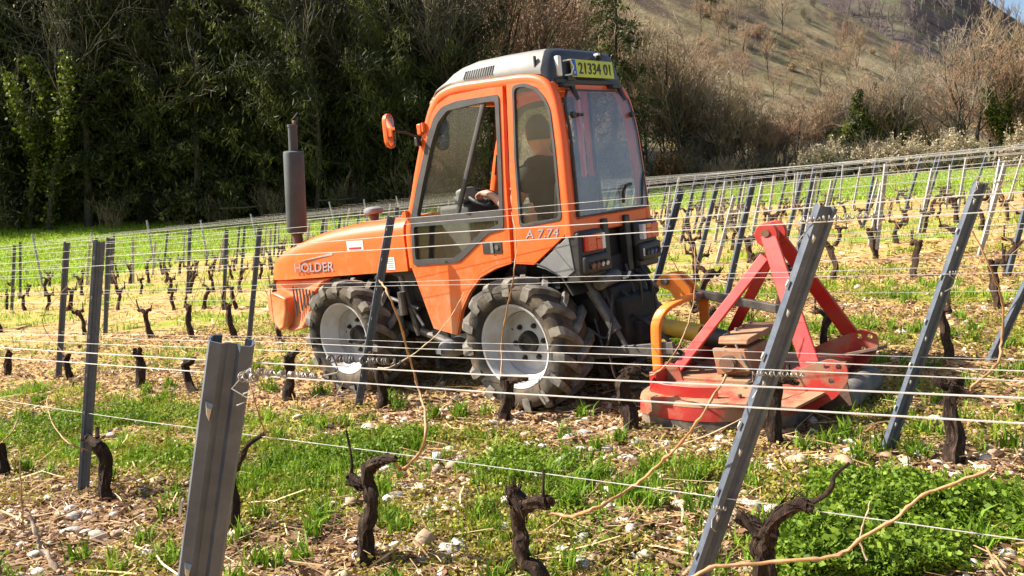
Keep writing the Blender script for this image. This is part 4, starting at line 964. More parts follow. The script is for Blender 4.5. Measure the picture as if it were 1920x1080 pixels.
def traced_vine(n, wood_paths, canes, label, seed, bury=True):
    rg = random.Random(seed); mb = MB()
    base = on_row(*wood_paths[0][0][0], n)
    gz = hz(base.x, base.y); base = Vector((base.x, base.y, gz))
    for j, (pp, rad) in enumerate(wood_paths):
        pts = [on_row(px, py, n + rg.uniform(-.012, .012)) - base for px, py in pp]
        if j == 0:
            pts[0].z = min(pts[0].z, 0) ; pts = [pts[0] + Vector((0, 0, -.08))] + pts; rad = [rad[0] * 1.15] + list(rad)
        rad = [q * .86 for q in rad]; wood(mb, pts, rad, rg)
        sp_ = crom(pts, 8); rs_ = np.interp(np.linspace(0, 1, len(sp_)), np.linspace(0, 1, len(rad)), rad)
        if rad[0] > .018:
            for _ in range(70):                      # shreds of peeling bark
                i = rg.randrange(1, len(sp_) - 2); t_ = (sp_[i + 1] - sp_[i - 1]).normalized(); o_ = t_.orthogonal().normalized(); o_.rotate(Matrix.Rotation(rg.uniform(0, 2 * PI), 3, t_)); sd_ = t_.cross(o_)
                p_ = sp_[i] + o_ * float(rs_[i]) * rg.uniform(.95, 1.1); ln_ = rg.uniform(.015, .05); w2_ = rg.uniform(.0015, .004); q_ = p_ + t_ * ln_ * rg.choice((-1, 1)) + o_ * rg.uniform(.0, .010) + sd_ * rg.uniform(-.008, .008)
                mb.add([p_ - sd_ * w2_, p_ + sd_ * w2_, q_ + sd_ * w2_ * .5, q_ - sd_ * w2_ * .5, p_ - o_ * .004], [(0, 1, 2, 3), (0, 3, 4), (1, 4, 2)])
        if rad[-1] > .014:
            for _ in range(4): lump(mb, pts[-1] + Vector((rg.uniform(-1, 1), rg.uniform(-1, 1), rg.uniform(-.7, .9))) * rad[-1] * .8, rad[-1] * rg.uniform(.5, .85), rg)
    o = mb.build('grapevine', MT['bark'], None, 50); o.location = base
    tag(o, label, 'vine', 'grapevines in the near rows')
    for pp, r0, r1, mt in canes:
        m = len(pp); pts = [on_row(px, py, n + .10 * math.sin(i * 1.3 + seed) * (i > 0)) - base for i, (px, py) in enumerate(pp)]
        obj('cane', cane_mesh(pts, r0, r1, rg, MT[mt]), o)
    return o
traced_vine(2.3, [([(680, 1056), (683, 1003), (700, 965), (697, 933), (688, 907), (694, 872)], [.034, .031, .029, .027, .028, .026]), ([(692, 880), (712, 866), (742, 860)], [.024, .02, .012]), ([(686, 912), (668, 907), (656, 896)], [.022, .02, .018]), ([(656, 896), (661, 868), (650, 807)], [.01, .006, .004])],
            [([(740, 862), (753, 881), (783, 853), (797, 820), (797, 773), (786, 734), (767, 667), (749, 605), (726, 547), (711, 526)], .008, .0045, 'cane')], 'gnarled black vine with a cut stub and one long cane, below the tractor front wheel', 1)
traced_vine(2.3, [([(1042, 1098), (1012, 1072), (985, 1052), (973, 1015), (973, 980), (978, 950)], [.038, .034, .031, .029, .029, .028]), ([(976, 956), (964, 932), (964, 920)], [.026, .026, .024]), ([(980, 955), (1003, 942), (1030, 941)], [.024, .024, .022]), ([(1016, 936), (1019, 905), (1020, 880)], [.008, .005, .004])],
            [([(1030, 962), (1067, 968), (1107, 957), (1147, 937), (1187, 913), (1233, 873), (1280, 827), (1320, 771), (1362, 704)], .0085, .005, 'cane')], 'two-headed black vine stump at the bottom centre with a long tan cane', 2)
traced_vine(2.3, [([(437, 1000), (437, 953), (436, 905), (440, 877)], [.033, .028, .025, .022]), ([(440, 880), (452, 858), (468, 833), (497, 813)], [.018, .014, .011, .008])], [([(497, 813), (480, 760), (462, 690)], .005, .003, 'cane')], 'thin black vine partly behind the foreground post', 3)
traced_vine(2.3, [([(203, 947), (195, 907), (196, 863), (187, 835)], [.034, .028, .028, .03]), ([(190, 840), (175, 826), (162, 822)], [.025, .024, .02]), ([(184, 822), (182, 803)], [.012, .008])], [([(165, 845), (128, 830), (100, 797), (88, 760)], .005, .003, 'cane')], 'short stumpy vine beside the nearest upright post on the left', 4)
traced_vine(2.3, [([(14, 918), (5, 870), (-4, 835)], [.036, .03, .028])], [([(-2, 833), (20, 813), (37, 777), (50, 730)], .006, .0035, 'cane')], 'dark vine cut by the left edge of the picture', 5)
traced_vine(2.3, [([(1445, 1105), (1437, 1072), (1430, 1037), (1432, 1003)], [.034, .031, .029, .03]), ([(1432, 1008), (1410, 985), (1382, 967)], [.024, .022, .014]), ([(1432, 1008), (1458, 968), (1493, 942), (1518, 950)], [.025, .022, .021, .019]), ([(1512, 948), (1545, 930), (1560, 912), (1565, 893), (1592, 868)], [.009, .008, .007, .006, .004])], [], 'forked brown vine leaning right at the bottom right', 6)
traced_vine(4.12, [([(946, 790), (950, 750), (951, 715)], [.042, .036, .038]), ([(951, 715), (970, 712), (990, 709)], [.03, .024, .014])], [([(940, 706), (942, 630), (955, 560), (963, 517), (968, 451), (959, 397)], .008, .004, 'cane')], "black vine standing in front of the tractor's rear wheel", 7)
traced_vine(4.12, [([(1186, 797), (1173, 761), (1167, 726), (1174, 699)], [.046, .038, .034, .036]), ([(1174, 700), (1188, 691), (1200, 692)], [.034, .032, .026]), ([(1167, 728), (1154, 702), (1143, 664)], [.016, .012, .006])], [([(1200, 698), (1222, 704), (1257, 675), (1287, 617), (1303, 546), (1303, 462)], .008, .004, 'cane')], "vine between the tractor's rear wheel and the mower deck", 8)
traced_vine(4.12, [([(1454, 835), (1451, 775), (1455, 725), (1462, 706)], [.038, .033, .034, .036]), ([(1462, 708), (1478, 710), (1488, 714)], [.03, .03, .024]), ([(1475, 704), (1480, 682)], [.012, .008])], [], 'brown-barked vine in front of the mower deck', 9)
traced_vine(4.12, [([(1793, 846), (1779, 796), (1781, 740), (1793, 718)], [.046, .036, .036, .036]), ([(1785, 730), (1763, 715), (1745, 697)], [.026, .024, .016]), ([(1792, 728), (1810, 737), (1822, 735)], [.024, .02, .016])], [([(1822, 738), (1826, 722), (1866, 687), (1878, 642), (1880, 567), (1860, 510), (1824, 433)], .010, .0045, 'cane')], 'gnarled vine beside the leaning post right of the mower', 10)
traced_vine(4.12, [([(718, 757), (708, 705), (698, 668)], [.04, .034, .034]), ([(700, 676), (722, 672)], [.026, .014])], [([(704, 690), (738, 686), (797, 647), (838, 605), (870, 549)], .0065, .0035, 'cane_pale')], 'vine beside the post in front of the front wheel', 11)
traced_vine(4.12, [([(543, 748), (540, 700), (542, 668)], [.042, .036, .036]), ([(542, 670), (558, 659)], [.026, .016])], [([(528, 667), (511, 588), (503, 484)], .006, .0035, 'cane')], "vine just left of the tractor's front wheel", 12)
traced_vine(4.12, [([(368, 745), (352, 710), (347, 682)], [.042, .036, .034]), ([(347, 684), (364, 673)], [.026, .018])], [([(364, 673), (410, 590), (440, 470)], .006, .003, 'cane')], 'leaning black vine left of the foreground post', 13)
traced_vine(4.12, [([(262, 742), (262, 697), (258, 660)], [.042, .036, .038])], [], 'straight black vine stump between the two left posts', 14)
traced_vine(4.12, [([(132, 740), (127, 697), (123, 670)], [.04, .034, .036])], [([(123, 668), (80, 600), (140, 520)], .006, .003, 'cane')], 'black vine stump behind the nearest upright left post', 15)
traced_vine(4.12, [([(21, 738), (13, 700), (17, 662)], [.042, .036, .038])], [], 'black vine stump at the left edge beyond the nearest row', 16)
# further vines: fourteen shapes, copied along the rows
vines = []
for v in range(14):
    rg = random.Random(200 + v); mb = MB(); hgt = rg.uniform(.28, .42)
    lx = rg.uniform(-.10, .10); mid = Vector((lx * .3 + rg.uniform(-.05, .05), rg.uniform(-.04, .04), hgt * .5)); tp_ = Vector((lx, rg.uniform(-.03, .03), hgt))
    wood(mb, [Vector((0, 0, -.1)), Vector((0, 0, 0)), mid, tp_], [.042, .034, .027, .03], rg, 5, 8, .22)
    for sgn in ((-1, 1) if rg.random() < .65 else (rg.choice((-1, 1)),)):
        a = tp_ + Vector((sgn * rg.uniform(.06, .15), rg.uniform(-.03, .03), rg.uniform(-.02, .08)))
        wood(mb, [tp_ - Vector((0, 0, .03)), (tp_ + a) / 2 + Vector((0, 0, .02)), a], [.025, .02, .017], rg, 4, 7, .2)
        lump(mb, a, .021, rg); lump(mb, a + Vector((.01, .01, .012)), .017, rg)
        for _q in range(rg.choice((1, 2))): wood(mb, [a, a + Vector((sgn * rg.uniform(-.02, .06), rg.uniform(-.03, .03), rg.uniform(.06, .18)))], [.011, .005], rg, 2, 5, .1)
    lump(mb, tp_, .034, rg); lump(mb, tp_ + Vector((.02, .01, .02)), .025, rg)
    cs = []
    for q in range(rg.choice((1, 1, 2, 2))):
        sg = rg.choice((-1, 1)); ln = rg.uniform(.5, 1.0)
        cs.append(cane_mesh([tp_, tp_ + Vector((sg * .15, .02, .12)), tp_ + Vector((sg * ln * .45, .04, .32)), tp_ + Vector((sg * ln * .75, .02, .55 + rg.uniform(-.15, .25)))], .006, .0035, rg, MT['cane'], 4, 4))
    vines.append((mb.mesh('grapevine', MT['bark_brown'], 50), cs))
rv = random.Random(5); nv = 0
for k in range(4, 16):
    n = 6.03 + ROWD * (k - 4) if k == 4 else ROW0 + ROWD * (k - 2)
    s = rv.uniform(-1.2, -.4)
    while s < S_END - .5:
        x, y = NS(n, s)
        if abs(x) < .63 * y + .4 and y > 2 and rv.random() < .95:
            me, cs = rv.choice(vines); left = x / y < -.17; near = k == 4 and not left
            o = obj('grapevine', me, None, GR(n + rv.uniform(-.04, .04), s), (rv.uniform(-.08, .08), rv.uniform(-.1, .1), math.atan2(DY, DX) + rv.choice((0, PI)) + rv.uniform(-.3, .3)), rv.uniform(.85, 1.15))
            if near: tag(o, 'dark vine stump in the row just beyond the mower', 'vine', 'vines in the row beyond the mower')
            elif left: tag(o, 'small dark vine stump in the far rows left of the tractor', 'vine', 'far vines on the left')
            else: tag(o, 'small dark vine stump in the far rows right of the tractor', 'vine', 'far vines on the right')
            for cm in cs: obj('cane', cm, o)
            nv += 1
        s += rv.uniform(.74, .92) if k < 11 else rv.uniform(.9, 1.15)
# loose canes and sticks with a place of their own
def loose(name, pts, r0, r1, mt, label, group=None, seed=0, cat='cane'):
    rg = random.Random(seed); o = obj(name, cane_mesh(pts, r0, r1, rg, MT[mt], 5, 6)); tag(o, label, cat, group); return o
loose('vine_cane', [on_row(px, py, 2.02 + .03 * i) for i, (px, py) in enumerate([(1290, 1086), (1343, 1063), (1427, 1057), (1513, 1048), (1570, 1042), (1620, 1007), (1687, 967), (1723, 933), (1780, 910), (1860, 877)])], .0075, .005, 'cane', 'long jointed tan cane rising over the green weeds at bottom right', seed=51)
loose('dry_stick', [on_row(px, py, 1.72) for px, py in [(125, 1100), (98, 1050), (78, 1030), (70, 1000), (53, 970)]], .016, .011, 'cane_grey', 'thick dry stick standing at the bottom left corner', seed=52, cat='stick')
loose('dry_stick', [on_row(px, py, 1.85) for px, py in [(46, 1030), (44, 980), (40, 920), (37, 868)]], .006, .004, 'cane', 'thin upright brown stick at the bottom left', seed=53, cat='stick')
loose('vine_cane', [on_row(px, py, 2.9) for px, py in [(1625, 1050), (1612, 1010), (1622, 975), (1632, 940)]], .005, .003, 'cane_pale', 'thin pale twig standing in the green weeds', seed=54)
loose('vine_cane', [on_row(px, py, 3.95) for px, py in [(1255, 850), (1290, 830), (1330, 815), (1390, 785)]], .007, .004, 'cane_pale', 'pale cane lying against the leaning post by the mower', seed=55)
rl_ = random.Random(8)
for k in range(46):
    n = rl_.choice((1.75, 2.1, 2.4, 2.6, 3.9, 4.1, 4.4, 4.9)) + rl_.uniform(-.2, .2); s = rl_.uniform(-.6, 6.0); x, y = NS(n, s)
    if abs(x) > .62 * y: continue
    a = rl_.uniform(0, PI); ln = rl_.uniform(.12, .42); pts = []
    for j in range(4):
        t = (j / 3 - .5) * ln; px_, py_ = x + math.cos(a) * t, y + math.sin(a) * t + .02 * rl_.uniform(-1, 1); pts.append(Vector((px_, py_, hz(px_, py_) + .012 + .02 * rl_.random())))
    loose('pruned_cane', pts, rl_.uniform(.003, .006), .0025, rl_.choice(('cane_pale', 'cane_grey', 'cane_pale', 'cane')), 'short dry pruned cane lying on the soil between the vines', 'pruned canes on the soil', 300 + k)

# ================================================================== trees
def seg_mesh(name, segs, mt, sides=3):
    """segs: array of p0(3) p1(3) r0 r1 -> little prisms"""
    A_ = np.array(segs, float); p0 = A_[:, :3]; p1 = A_[:, 3:6]; r0 = A_[:, 6]; r1 = A_[:, 7]
    d = p1 - p0; d /= np.maximum(np.linalg.norm(d, axis=1, keepdims=True), 1e-9)
    ref = np.where(np.abs(d[:, 2:3]) > .9, [[1., 0, 0]], [[0, 0, 1.]]); u = np.cross(d, ref); u /= np.linalg.norm(u, axis=1, keepdims=True); v = np.cross(d, u)
    V = np.zeros((len(A_), 2 * sides, 3))
    for k in range(sides):
        a = 2 * PI * k / sides; o = u * math.cos(a) + v * math.sin(a)
        V[:, k] = p0 + o * r0[:, None]; V[:, sides + k] = p1 + o * r1[:, None]
    b = (np.arange(len(A_)) * 2 * sides)[:, None]; F_ = []
    for k in range(sides): F_.append(np.concatenate([b + k, b + (k + 1) % sides, b + sides + (k + 1) % sides, b + sides + k], 1))
    me = np_mesh(name, V.reshape(-1, 3), np.stack(F_, 1).reshape(-1, 4), mt); me.shade_smooth(); return me
def grow(rg, h, levels, nch, ang, stems=1, lean=.08, twig=.012, r0=None, start=.3, wob=.22, up=.25, lratio=.55):
    segs = [[] for _ in range(levels)]; r0 = r0 or h * .013
    def br(p, d, L, r, lv):
        k = (6, 4, 3, 3, 2, 2)[min(lv, 5)]; pts = [p]; rr = [r]; rend = max(twig, r * .45) if lv < levels - 1 else twig * .6
        for i in range(k):
            d = (d + Vector((rg.uniform(-1, 1), rg.uniform(-1, 1), rg.uniform(-1, 1))) * wob * (1 if lv else .45) + Vector((0, 0, up * (.5 if lv else .2)))).normalized()
            p = p + d * L / k; pts.append(p); rr.append(r + (rend - r) * (i + 1) / k)
            segs[lv].append((*pts[-2], *pts[-1], rr[-2], rr[-1]))
        if lv + 1 < levels:
            for c_ in range(nch[lv]):
                t = start + (1 - start) * (c_ + rg.random()) / nch[lv] if lv == 0 else .2 + .8 * (c_ + rg.random()) / nch[lv]
                f = min(t * k, k - 1e-3); i = int(f); q = pts[i].lerp(pts[i + 1], f - i)
                dd = (pts[i + 1] - pts[i]).normalized(); ax_ = dd.orthogonal(); ax_.rotate(Matrix.Rotation(rg.uniform(0, 2 * PI), 3, dd)); nd = dd.copy(); nd.rotate(Matrix.Rotation(R(rg.uniform(*ang)), 3, ax_))
                br(q, nd, L * lratio * rg.uniform(.7, 1.25) * (1.25 - .5 * t), max(twig, (rr[i] + (rr[i + 1] - rr[i]) * (f - i)) * .55), lv + 1)
    for s_ in range(stems):
        a = rg.uniform(0, 2 * PI); l_ = lean * rg.uniform(.4, 1.3) * (2.2 if stems > 1 else 1)
        br(Vector((math.cos(a) * .15 * (stems > 1), math.sin(a) * .15 * (stems > 1), -.3)), Vector((math.cos(a) * l_, math.sin(a) * l_, 1)).normalized(), h * rg.uniform(.8, 1.0) * .8, r0 * (1 if stems == 1 else .7), 0)
    return segs
def leaf_cards(rg, C, size, asp, droop=0., tone=(0, 1), flat=0.):
    """small leaf faces at the centres C"""
    n = len(C); d = rg.normal(size=(n, 3)); d[:, 2] = d[:, 2] * (1 - flat) - droop; d /= np.linalg.norm(d, axis=1, keepdims=True)
    r_ = rg.normal(size=(n, 3)); u = np.cross(d, r_); u /= np.linalg.norm(u, axis=1, keepdims=True)
    L = size * rg.uniform(.6, 1.4, (n, 1)); W_ = L * asp
    V = np.stack([C - d * L * .5, C + u * W_ * .5, C + d * L * .5, C - u * W_ * .5], 1)
    F_ = np.arange(4 * n).reshape(n, 4); t = np.repeat(rg.uniform(tone[0], tone[1], n), 4)
    return V.reshape(-1, 3), F_, t
def leaf_mesh(name, parts, mt):
    Vs = []; Fs = []; Ts = []; b = 0
    for V, F_, t in parts: Vs.append(V); Fs.append(F_ + b); Ts.append(t); b += len(V)
    return np_mesh(name, np.concatenate(Vs), np.concatenate(Fs), mt, {'tone': ('POINT', 'FLOAT', np.concatenate(Ts))})
MT['tbark'] = mat('tree_bark', (.05, .04, .03), .9, c2=(.10, .082, .062), scale=4, bmp=.4, bscale=12, spec=.2)
MT['twig'] = mat('brown_twigs', (.27, .19, .12), .85, c2=(.38, .275, .175), scale=.6, lo=.35, hi=.65, spec=.2)
MT['twig_grey'] = mat('grey_twigs', (.07, .062, .045), .85, c2=(.15, .13, .095), scale=.6, lo=.35, hi=.65, spec=.2)
MT['twig_red'] = mat('reddish_twigs', (.28, .17, .11), .85, c2=(.36, .23, .15), scale=.6, spec=.2)
MT['twig_tan'] = mat('tan_grey_twigs', (.19, .155, .115), .85, c2=(.27, .225, .17), scale=.6, lo=.35, hi=.65, spec=.2)
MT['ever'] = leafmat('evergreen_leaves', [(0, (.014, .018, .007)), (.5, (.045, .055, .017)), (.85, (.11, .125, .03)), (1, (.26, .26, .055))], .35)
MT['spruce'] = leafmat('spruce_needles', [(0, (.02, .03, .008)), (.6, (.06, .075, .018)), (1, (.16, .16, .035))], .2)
MT['ivy'] = leafmat('ivy_leaves', [(0, (.03, .05, .008)), (.6, (.10, .13, .015)), (1, (.26, .28, .03))], .3)
MT['mistle'] = leafmat('mistletoe', [(0, (.16, .12, .01)), (1, (.34, .26, .03))], .3)
MT['blossom'] = leafmat('white_blossom', [(0, (.26, .22, .12)), (.6, (.42, .36, .24)), (1, (.58, .53, .40))], .3)
MT['russet'] = leafmat('russet_leaves', [(0, (.14, .07, .02)), (1, (.36, .20, .06))], .3)
MT['drygrass'] = leafmat('dry_scrub', [(0, (.16, .11, .06)), (1, (.40, .30, .17))], .3)

def var_bare(seed, h, mt, stems=1, dens=1., **k):
    rg = random.Random(seed); sg = grow(rg, h, 5, (int(9 * dens), 6, 4, 3), (22, 50), stems, **{'twig': .02, **k})
    return [('trunk', seg_mesh('trunk', sg[0] + sg[1], MT['tbark'], 6)), ('crown', seg_mesh('crown', sg[2] + sg[3] + sg[4], mt, 3))]
def var_ever(seed, h, n_leaf=10500):
    rg = random.Random(seed); g = np.random.default_rng(seed); sg = grow(rg, h, 3, (26, 5), (45, 95), 1, start=.04, up=.0, lratio=.30, r0=.2, twig=.02)
    allp = np.array(sg[1] + sg[2]); i = g.integers(0, len(allp), n_leaf); t = g.random((n_leaf, 1))
    C = allp[i, :3] * (1 - t) + allp[i, 3:6] * t + g.normal(size=(n_leaf, 3)) * [.32, .32, .4]
    cl = vn(C[:, 0] * 1.2 + 7 * seed, C[:, 2] * 1.2 + C[:, 1], seed)
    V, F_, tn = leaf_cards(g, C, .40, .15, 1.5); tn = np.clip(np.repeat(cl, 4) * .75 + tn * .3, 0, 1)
    return [('trunk', seg_mesh('trunk', sg[0], MT['tbark'], 6)), ('crown', leaf_mesh('crown', [(V, F_, tn)], MT['ever'])), ('twigs', seg_mesh('twigs', sg[1] + sg[2], MT['twig_grey'], 3))]
def var_spruce(seed, h, wd, mt='spruce'):
    g = np.random.default_rng(seed); C = []; sg = [(0, 0, -.3, 0, 0, h, h * .014, .03)]
    br = []
    for k in range(110):
        t = (k + g.random()) / 110; z = h * (.08 + .92 * t); L = wd * (1 - t) ** .8 * g.uniform(.7, 1.15) + .25; a = g.uniform(0, 2 * PI)
        m = int(26 + 70 * L / wd); u = g.random(m) ** .7
        P_ = np.stack([np.cos(a) * u * L, np.sin(a) * u * L, z - .32 * u * L + .18 * (u * L) ** 2 / max(L, .1) * .5], 1) + g.normal(size=(m, 3)) * [.13, .13, .10] * (1 + .6 * L / wd)
        P_[:, 2] -= g.random(m) * .28 * u; C.append(P_); br.append((0, 0, z, np.cos(a) * L * .8, np.sin(a) * L * .8, z - .25 * L, .03, .01))
    C = np.concatenate(C); V, F_, tn = leaf_cards(g, C, .30, .3, .9)
    cl = np.repeat(vn(C[:, 0] * 1.5 + seed, C[:, 2] * 1.5 + C[:, 1] * 1.3, seed), 4)
    return [('trunk', seg_mesh('trunk', sg + br, MT['tbark'], 5)), ('crown', leaf_mesh('crown', [(V, F_, np.clip(cl * .7 + tn * .35, 0, 1))], MT[mt]))]
def var_ivy(seed, h, mt=None):
    rg = random.Random(seed); g = np.random.default_rng(seed); sg = grow(rg, h, 4, (8, 5, 4), (25, 55), 1, lean=.12)
    tr = np.array(sg[0] + sg[1][:12]); m = 2600; i = g.integers(0, len(tr), m); t = g.random((m, 1))
    C = tr[i, :3] * (1 - t) + tr[i, 3:6] * t + g.normal(size=(m, 3)) * .22; C = C[C[:, 2] < h * .72]
    return [('trunk', seg_mesh('trunk', sg[0] + sg[1], MT['tbark'], 5)), ('crown', seg_mesh('crown', sg[2] + sg[3], MT['twig_grey'], 3)), ('ivy', leaf_mesh('ivy', [leaf_cards(g, C, .2, .8)], mt or MT['ivy']))]
def var_shrub(seed, h, wd, leaf=None, n_leaf=0, size=.12, mt=None):
    rg = random.Random(seed); g = np.random.default_rng(seed); sg = []
    for s_ in range(16):
        a = rg.uniform(0, 2 * PI); r_ = rg.uniform(0, wd * .35); q = grow(rg, h * rg.uniform(.6, 1.1), 3, (5, 4), (15, 45), 1, lean=.35, twig=.008, r0=.022, start=.15)
        for lv in q: sg += [(e[0] + math.cos(a) * r_, e[1] + math.sin(a) * r_, e[2], e[3] + math.cos(a) * r_, e[4] + math.sin(a) * r_, e[5], e[6], e[7]) for e in lv]
    out = [('stems', seg_mesh('stems', sg, mt or MT['twig'], 3))]
    if n_leaf:
        A_ = np.array(sg); i = g.integers(0, len(A_), n_leaf); t = g.random((n_leaf, 1)); C = A_[i, :3] * (1 - t) + A_[i, 3:6] * t + g.normal(size=(n_leaf, 3)) * .06
        C = C[C[:, 2] > h * .12]
        out.append(('blossom' if leaf == 'blossom' else 'foliage', leaf_mesh('foliage', [leaf_cards(g, C, size, .7)], MT[leaf])))
    return out
VA = {
 'bare': [var_bare(21, 11, MT['twig']), var_bare(22, 10, MT['twig'], 3, .6), var_bare(23, 12, MT['twig']), var_bare(24, 9, MT['twig'], 4, .55)],
 'tan': [var_bare(25, 11, MT['twig_tan'], lean=.15), var_bare(26, 10, MT['twig_tan'], 3, .6), var_bare(27, 12, MT['twig_tan'], wob=.3), var_bare(28, 9, MT['twig_tan'], 2, .8)],
 'grey': [var_bare(31, 15, MT['twig_grey'], dens=1.1), var_bare(32, 16, MT['twig_grey'], lean=.15), var_bare(33, 14, MT['twig_grey'], 2, .8)],
 'red': [var_bare(41, 13, MT['twig_red']), var_bare(42, 8, MT['twig_red'], 3, .6)],
 'ever': [var_ever(51, 17), var_ever(52, 19), var_ever(53, 15)],
 'spruce': [var_spruce(61, 17, 3.2), var_spruce(62, 8, 1.5)],
 'dspruce': [var_spruce(63, 18, 2.4, 'ever'), var_spruce(64, 16, 2.0, 'ever')],
 'ivy': [var_ivy(71, 10), var_ivy(72, 13)],
 'scrub': [var_shrub(81, 2.6, 2.2), var_shrub(82, 3.4, 2.4, mt=MT['twig_grey']), var_shrub(83, 2.2, 2.0, 'drygrass', 700, .16)],
 'white': [var_shrub(91, 2.2, 2.4, 'blossom', 4200, .13), var_shrub(92, 2.8, 1.8, 'blossom', 2200, .12)],
 'russet': [var_shrub(95, 2.6, 2.4, 'russet', 1500, .16)],
 'bush': [var_shrub(97, 2.4, 2.4, 'ever', 2200, .22)],
}
def gz(x, y):
    z = hz(x, y)
    return max(z, float(hill_z(np.array(x), np.array(y)))) if y > 66 else z
def plant(kind, v, x, y, sc, name, label, cat, group, rot=0., z=None):
    root = empty(name, (x, y, gz(x, y) if z is None else z)); root.rotation_euler = (0, 0, rot); root.scale = (sc, sc, sc)
    tag(root, label, cat, group)
    for nm, me in VA[kind][v % len(VA[kind])]:
        o = obj(nm, me, root)
        if nm in ('twigs', 'ivy', 'blossom', 'foliage', 'stems'): o['kind'] = 'stuff'
    return root
rt = random.Random(77)
def U(a, b): return rt.uniform(a, b)
# dark wood on the left
def Xp(px, y): return (px - 960) / 1600 * y / math.cos(_p)
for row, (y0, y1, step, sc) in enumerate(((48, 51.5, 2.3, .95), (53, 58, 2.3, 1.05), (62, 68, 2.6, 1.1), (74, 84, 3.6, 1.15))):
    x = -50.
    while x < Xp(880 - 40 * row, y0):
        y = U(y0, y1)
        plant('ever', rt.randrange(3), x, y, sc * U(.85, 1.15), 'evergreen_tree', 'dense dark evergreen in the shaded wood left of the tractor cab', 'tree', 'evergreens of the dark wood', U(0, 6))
        x += step * U(.7, 1.35)
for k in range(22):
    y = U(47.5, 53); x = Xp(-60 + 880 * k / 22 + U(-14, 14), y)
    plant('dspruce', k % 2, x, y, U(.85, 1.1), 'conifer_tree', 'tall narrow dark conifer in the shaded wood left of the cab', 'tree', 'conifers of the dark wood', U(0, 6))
for k in range(26):
    y = U(50, 56); x = Xp(U(-120, 900), y)
    plant('grey', rt.randrange(3), x, y, U(.75, 1.1), 'bare_tree', 'bare grey-twigged tree at the edge of the dark wood', 'tree', 'bare trees at the edge of the dark wood', U(0, 6))
for k in range(26):
    y = U(47, 50); x = Xp(-90 + 1000 * k / 26 + U(-15, 15), y)
    kind = rt.choice(('bush', 'scrub', 'scrub'))
    plant(kind, rt.randrange(3), x, y, U(.6, 1.1), 'undergrowth_shrub', 'low tangled shrub at the foot of the dark wood', 'shrub', 'undergrowth at the foot of the dark wood', U(0, 6))
for px, y, sc in ((95, 46.8, 1.0), (60, 47.2, .9)):
    plant('ivy', 1, Xp(px, y), y, sc, 'ivy_tree', f'ivy-covered tree with yellow-green leaves in the dark wood, {"nearer the mistletoe" if px == 95 else "closer to the left edge"}', 'tree', None, U(0, 6))
def mistletoe(px, py, y, r, label):
    p = at_depth(px, py, y); g = np.random.default_rng(px); m = 900; d = g.normal(size=(m, 3)); d /= np.linalg.norm(d, axis=1, keepdims=True); C = d * (g.random((m, 1)) ** .4) * r
    tw = MB(); rg = random.Random(px)
    for _ in range(14): tw.cyl((0, 0, 0), tuple(Vector((rg.uniform(-1, 1), rg.uniform(-1, 1), rg.uniform(-1, 1))) * r * .7), .012, 4)
    o = obj('mistletoe', tw.mesh('mistletoe', MT['twig_grey']), None, p); obj('foliage', leaf_mesh('foliage', [leaf_cards(g, C, .16, .45)], MT['mistle']), o)
    tag(o, label, 'mistletoe')
mistletoe(103, 177, 47.6, .62, 'larger yellow-brown ball of mistletoe high in the dark wood')
mistletoe(56, 248, 47.8, .42, 'smaller yellow-brown mistletoe tuft nearer the left edge')
# brown trees behind the cab
for k in range(34):
    y = U(58, 82); x = Xp(U(600, 1110), y)
    plant('red' if k % 3 == 0 else 'bare', rt.randrange(4), x, y, U(1.15, 1.6), 'bare_tree', 'tall bare brown tree behind the tractor cab', 'tree', 'bare trees behind the cab', U(0, 6))
plant('spruce', 0, Xp(1150, 53.5), 53.5, 1.0, 'spruce_tree', 'tall yellow-green spruce standing just right of the cab roof', 'tree', None, .5)
plant('spruce', 0, Xp(1010, 66), 66, .9, 'spruce_tree', 'darker spruce half hidden behind the cab roof', 'tree', None, 2.5)
for k in range(10):
    y = U(56, 64); x = Xp(U(1190, 1290), y)
    plant('bare', rt.randrange(4), x, y, U(.7, 1.0), 'bare_tree', "bare brown tree by the tractor's rear window", 'tree', 'bare trees right of the cab', U(0, 6))
# woodland on the right
for k in range(92):
    y = U(56, 68); px = U(1270, 1990); x = Xp(px, y)
    big = px > 1740
    plant(('red', 'bare', 'tan', 'bare', 'tan', 'tan')[k % 6], rt.randrange(4), x, y, U(.36, .68) * (1.35 if big else 1.0), 'bare_tree', 'tall bare brown tree in the wood at the right edge' if big else 'slender bare brown tree in the sunlit wood below the hill', 'tree', 'trees of the wood at the right edge' if big else 'trees of the sunlit wood', U(0, 6))
for px, y, sc in ((1600, 57, .72), (1628, 60, .8)):
    plant('spruce', 1, Xp(px, y), y, sc, 'spruce_tree', 'small dark green conifer in the sunlit wood, ' + ('in front' if y == 57 else 'behind the other'), 'tree', None, U(0, 6))
for px, y, sc, w_ in ((1655, 57, .7, 'right of the small conifers'), (1560, 58, .6, 'left of the small conifers'), (1880, 58, .9, 'near the right edge')):
    plant('ivy', 0, Xp(px, y), y, sc, 'ivy_tree', 'bare tree with ivy on its trunk ' + w_, 'tree', None, U(0, 6))
for k in range(30):
    px = 1200 + 760 * k / 46 + U(-10, 10); y = U(53.5, 57); x = Xp(px, y)
    plant('scrub', rt.randrange(3), x, y, U(.7, 1.1), 'scrub_bush', 'twiggy brown bush along the lower edge of the sunlit wood', 'shrub', 'bushes below the sunlit wood', U(0, 6))
for px, sc in ((1265, 1.0), (1290, .8), (1245, .75)):
    plant('russet', 0, Xp(px, 54.5), 54.5, sc, 'russet_bush', 'russet bush with dry leaves, ' + {1265: 'largest of three', 1290: 'rightmost of three', 1245: 'leftmost of three'}[px] + " beyond the tractor's rear", 'shrub', None, U(0, 6))
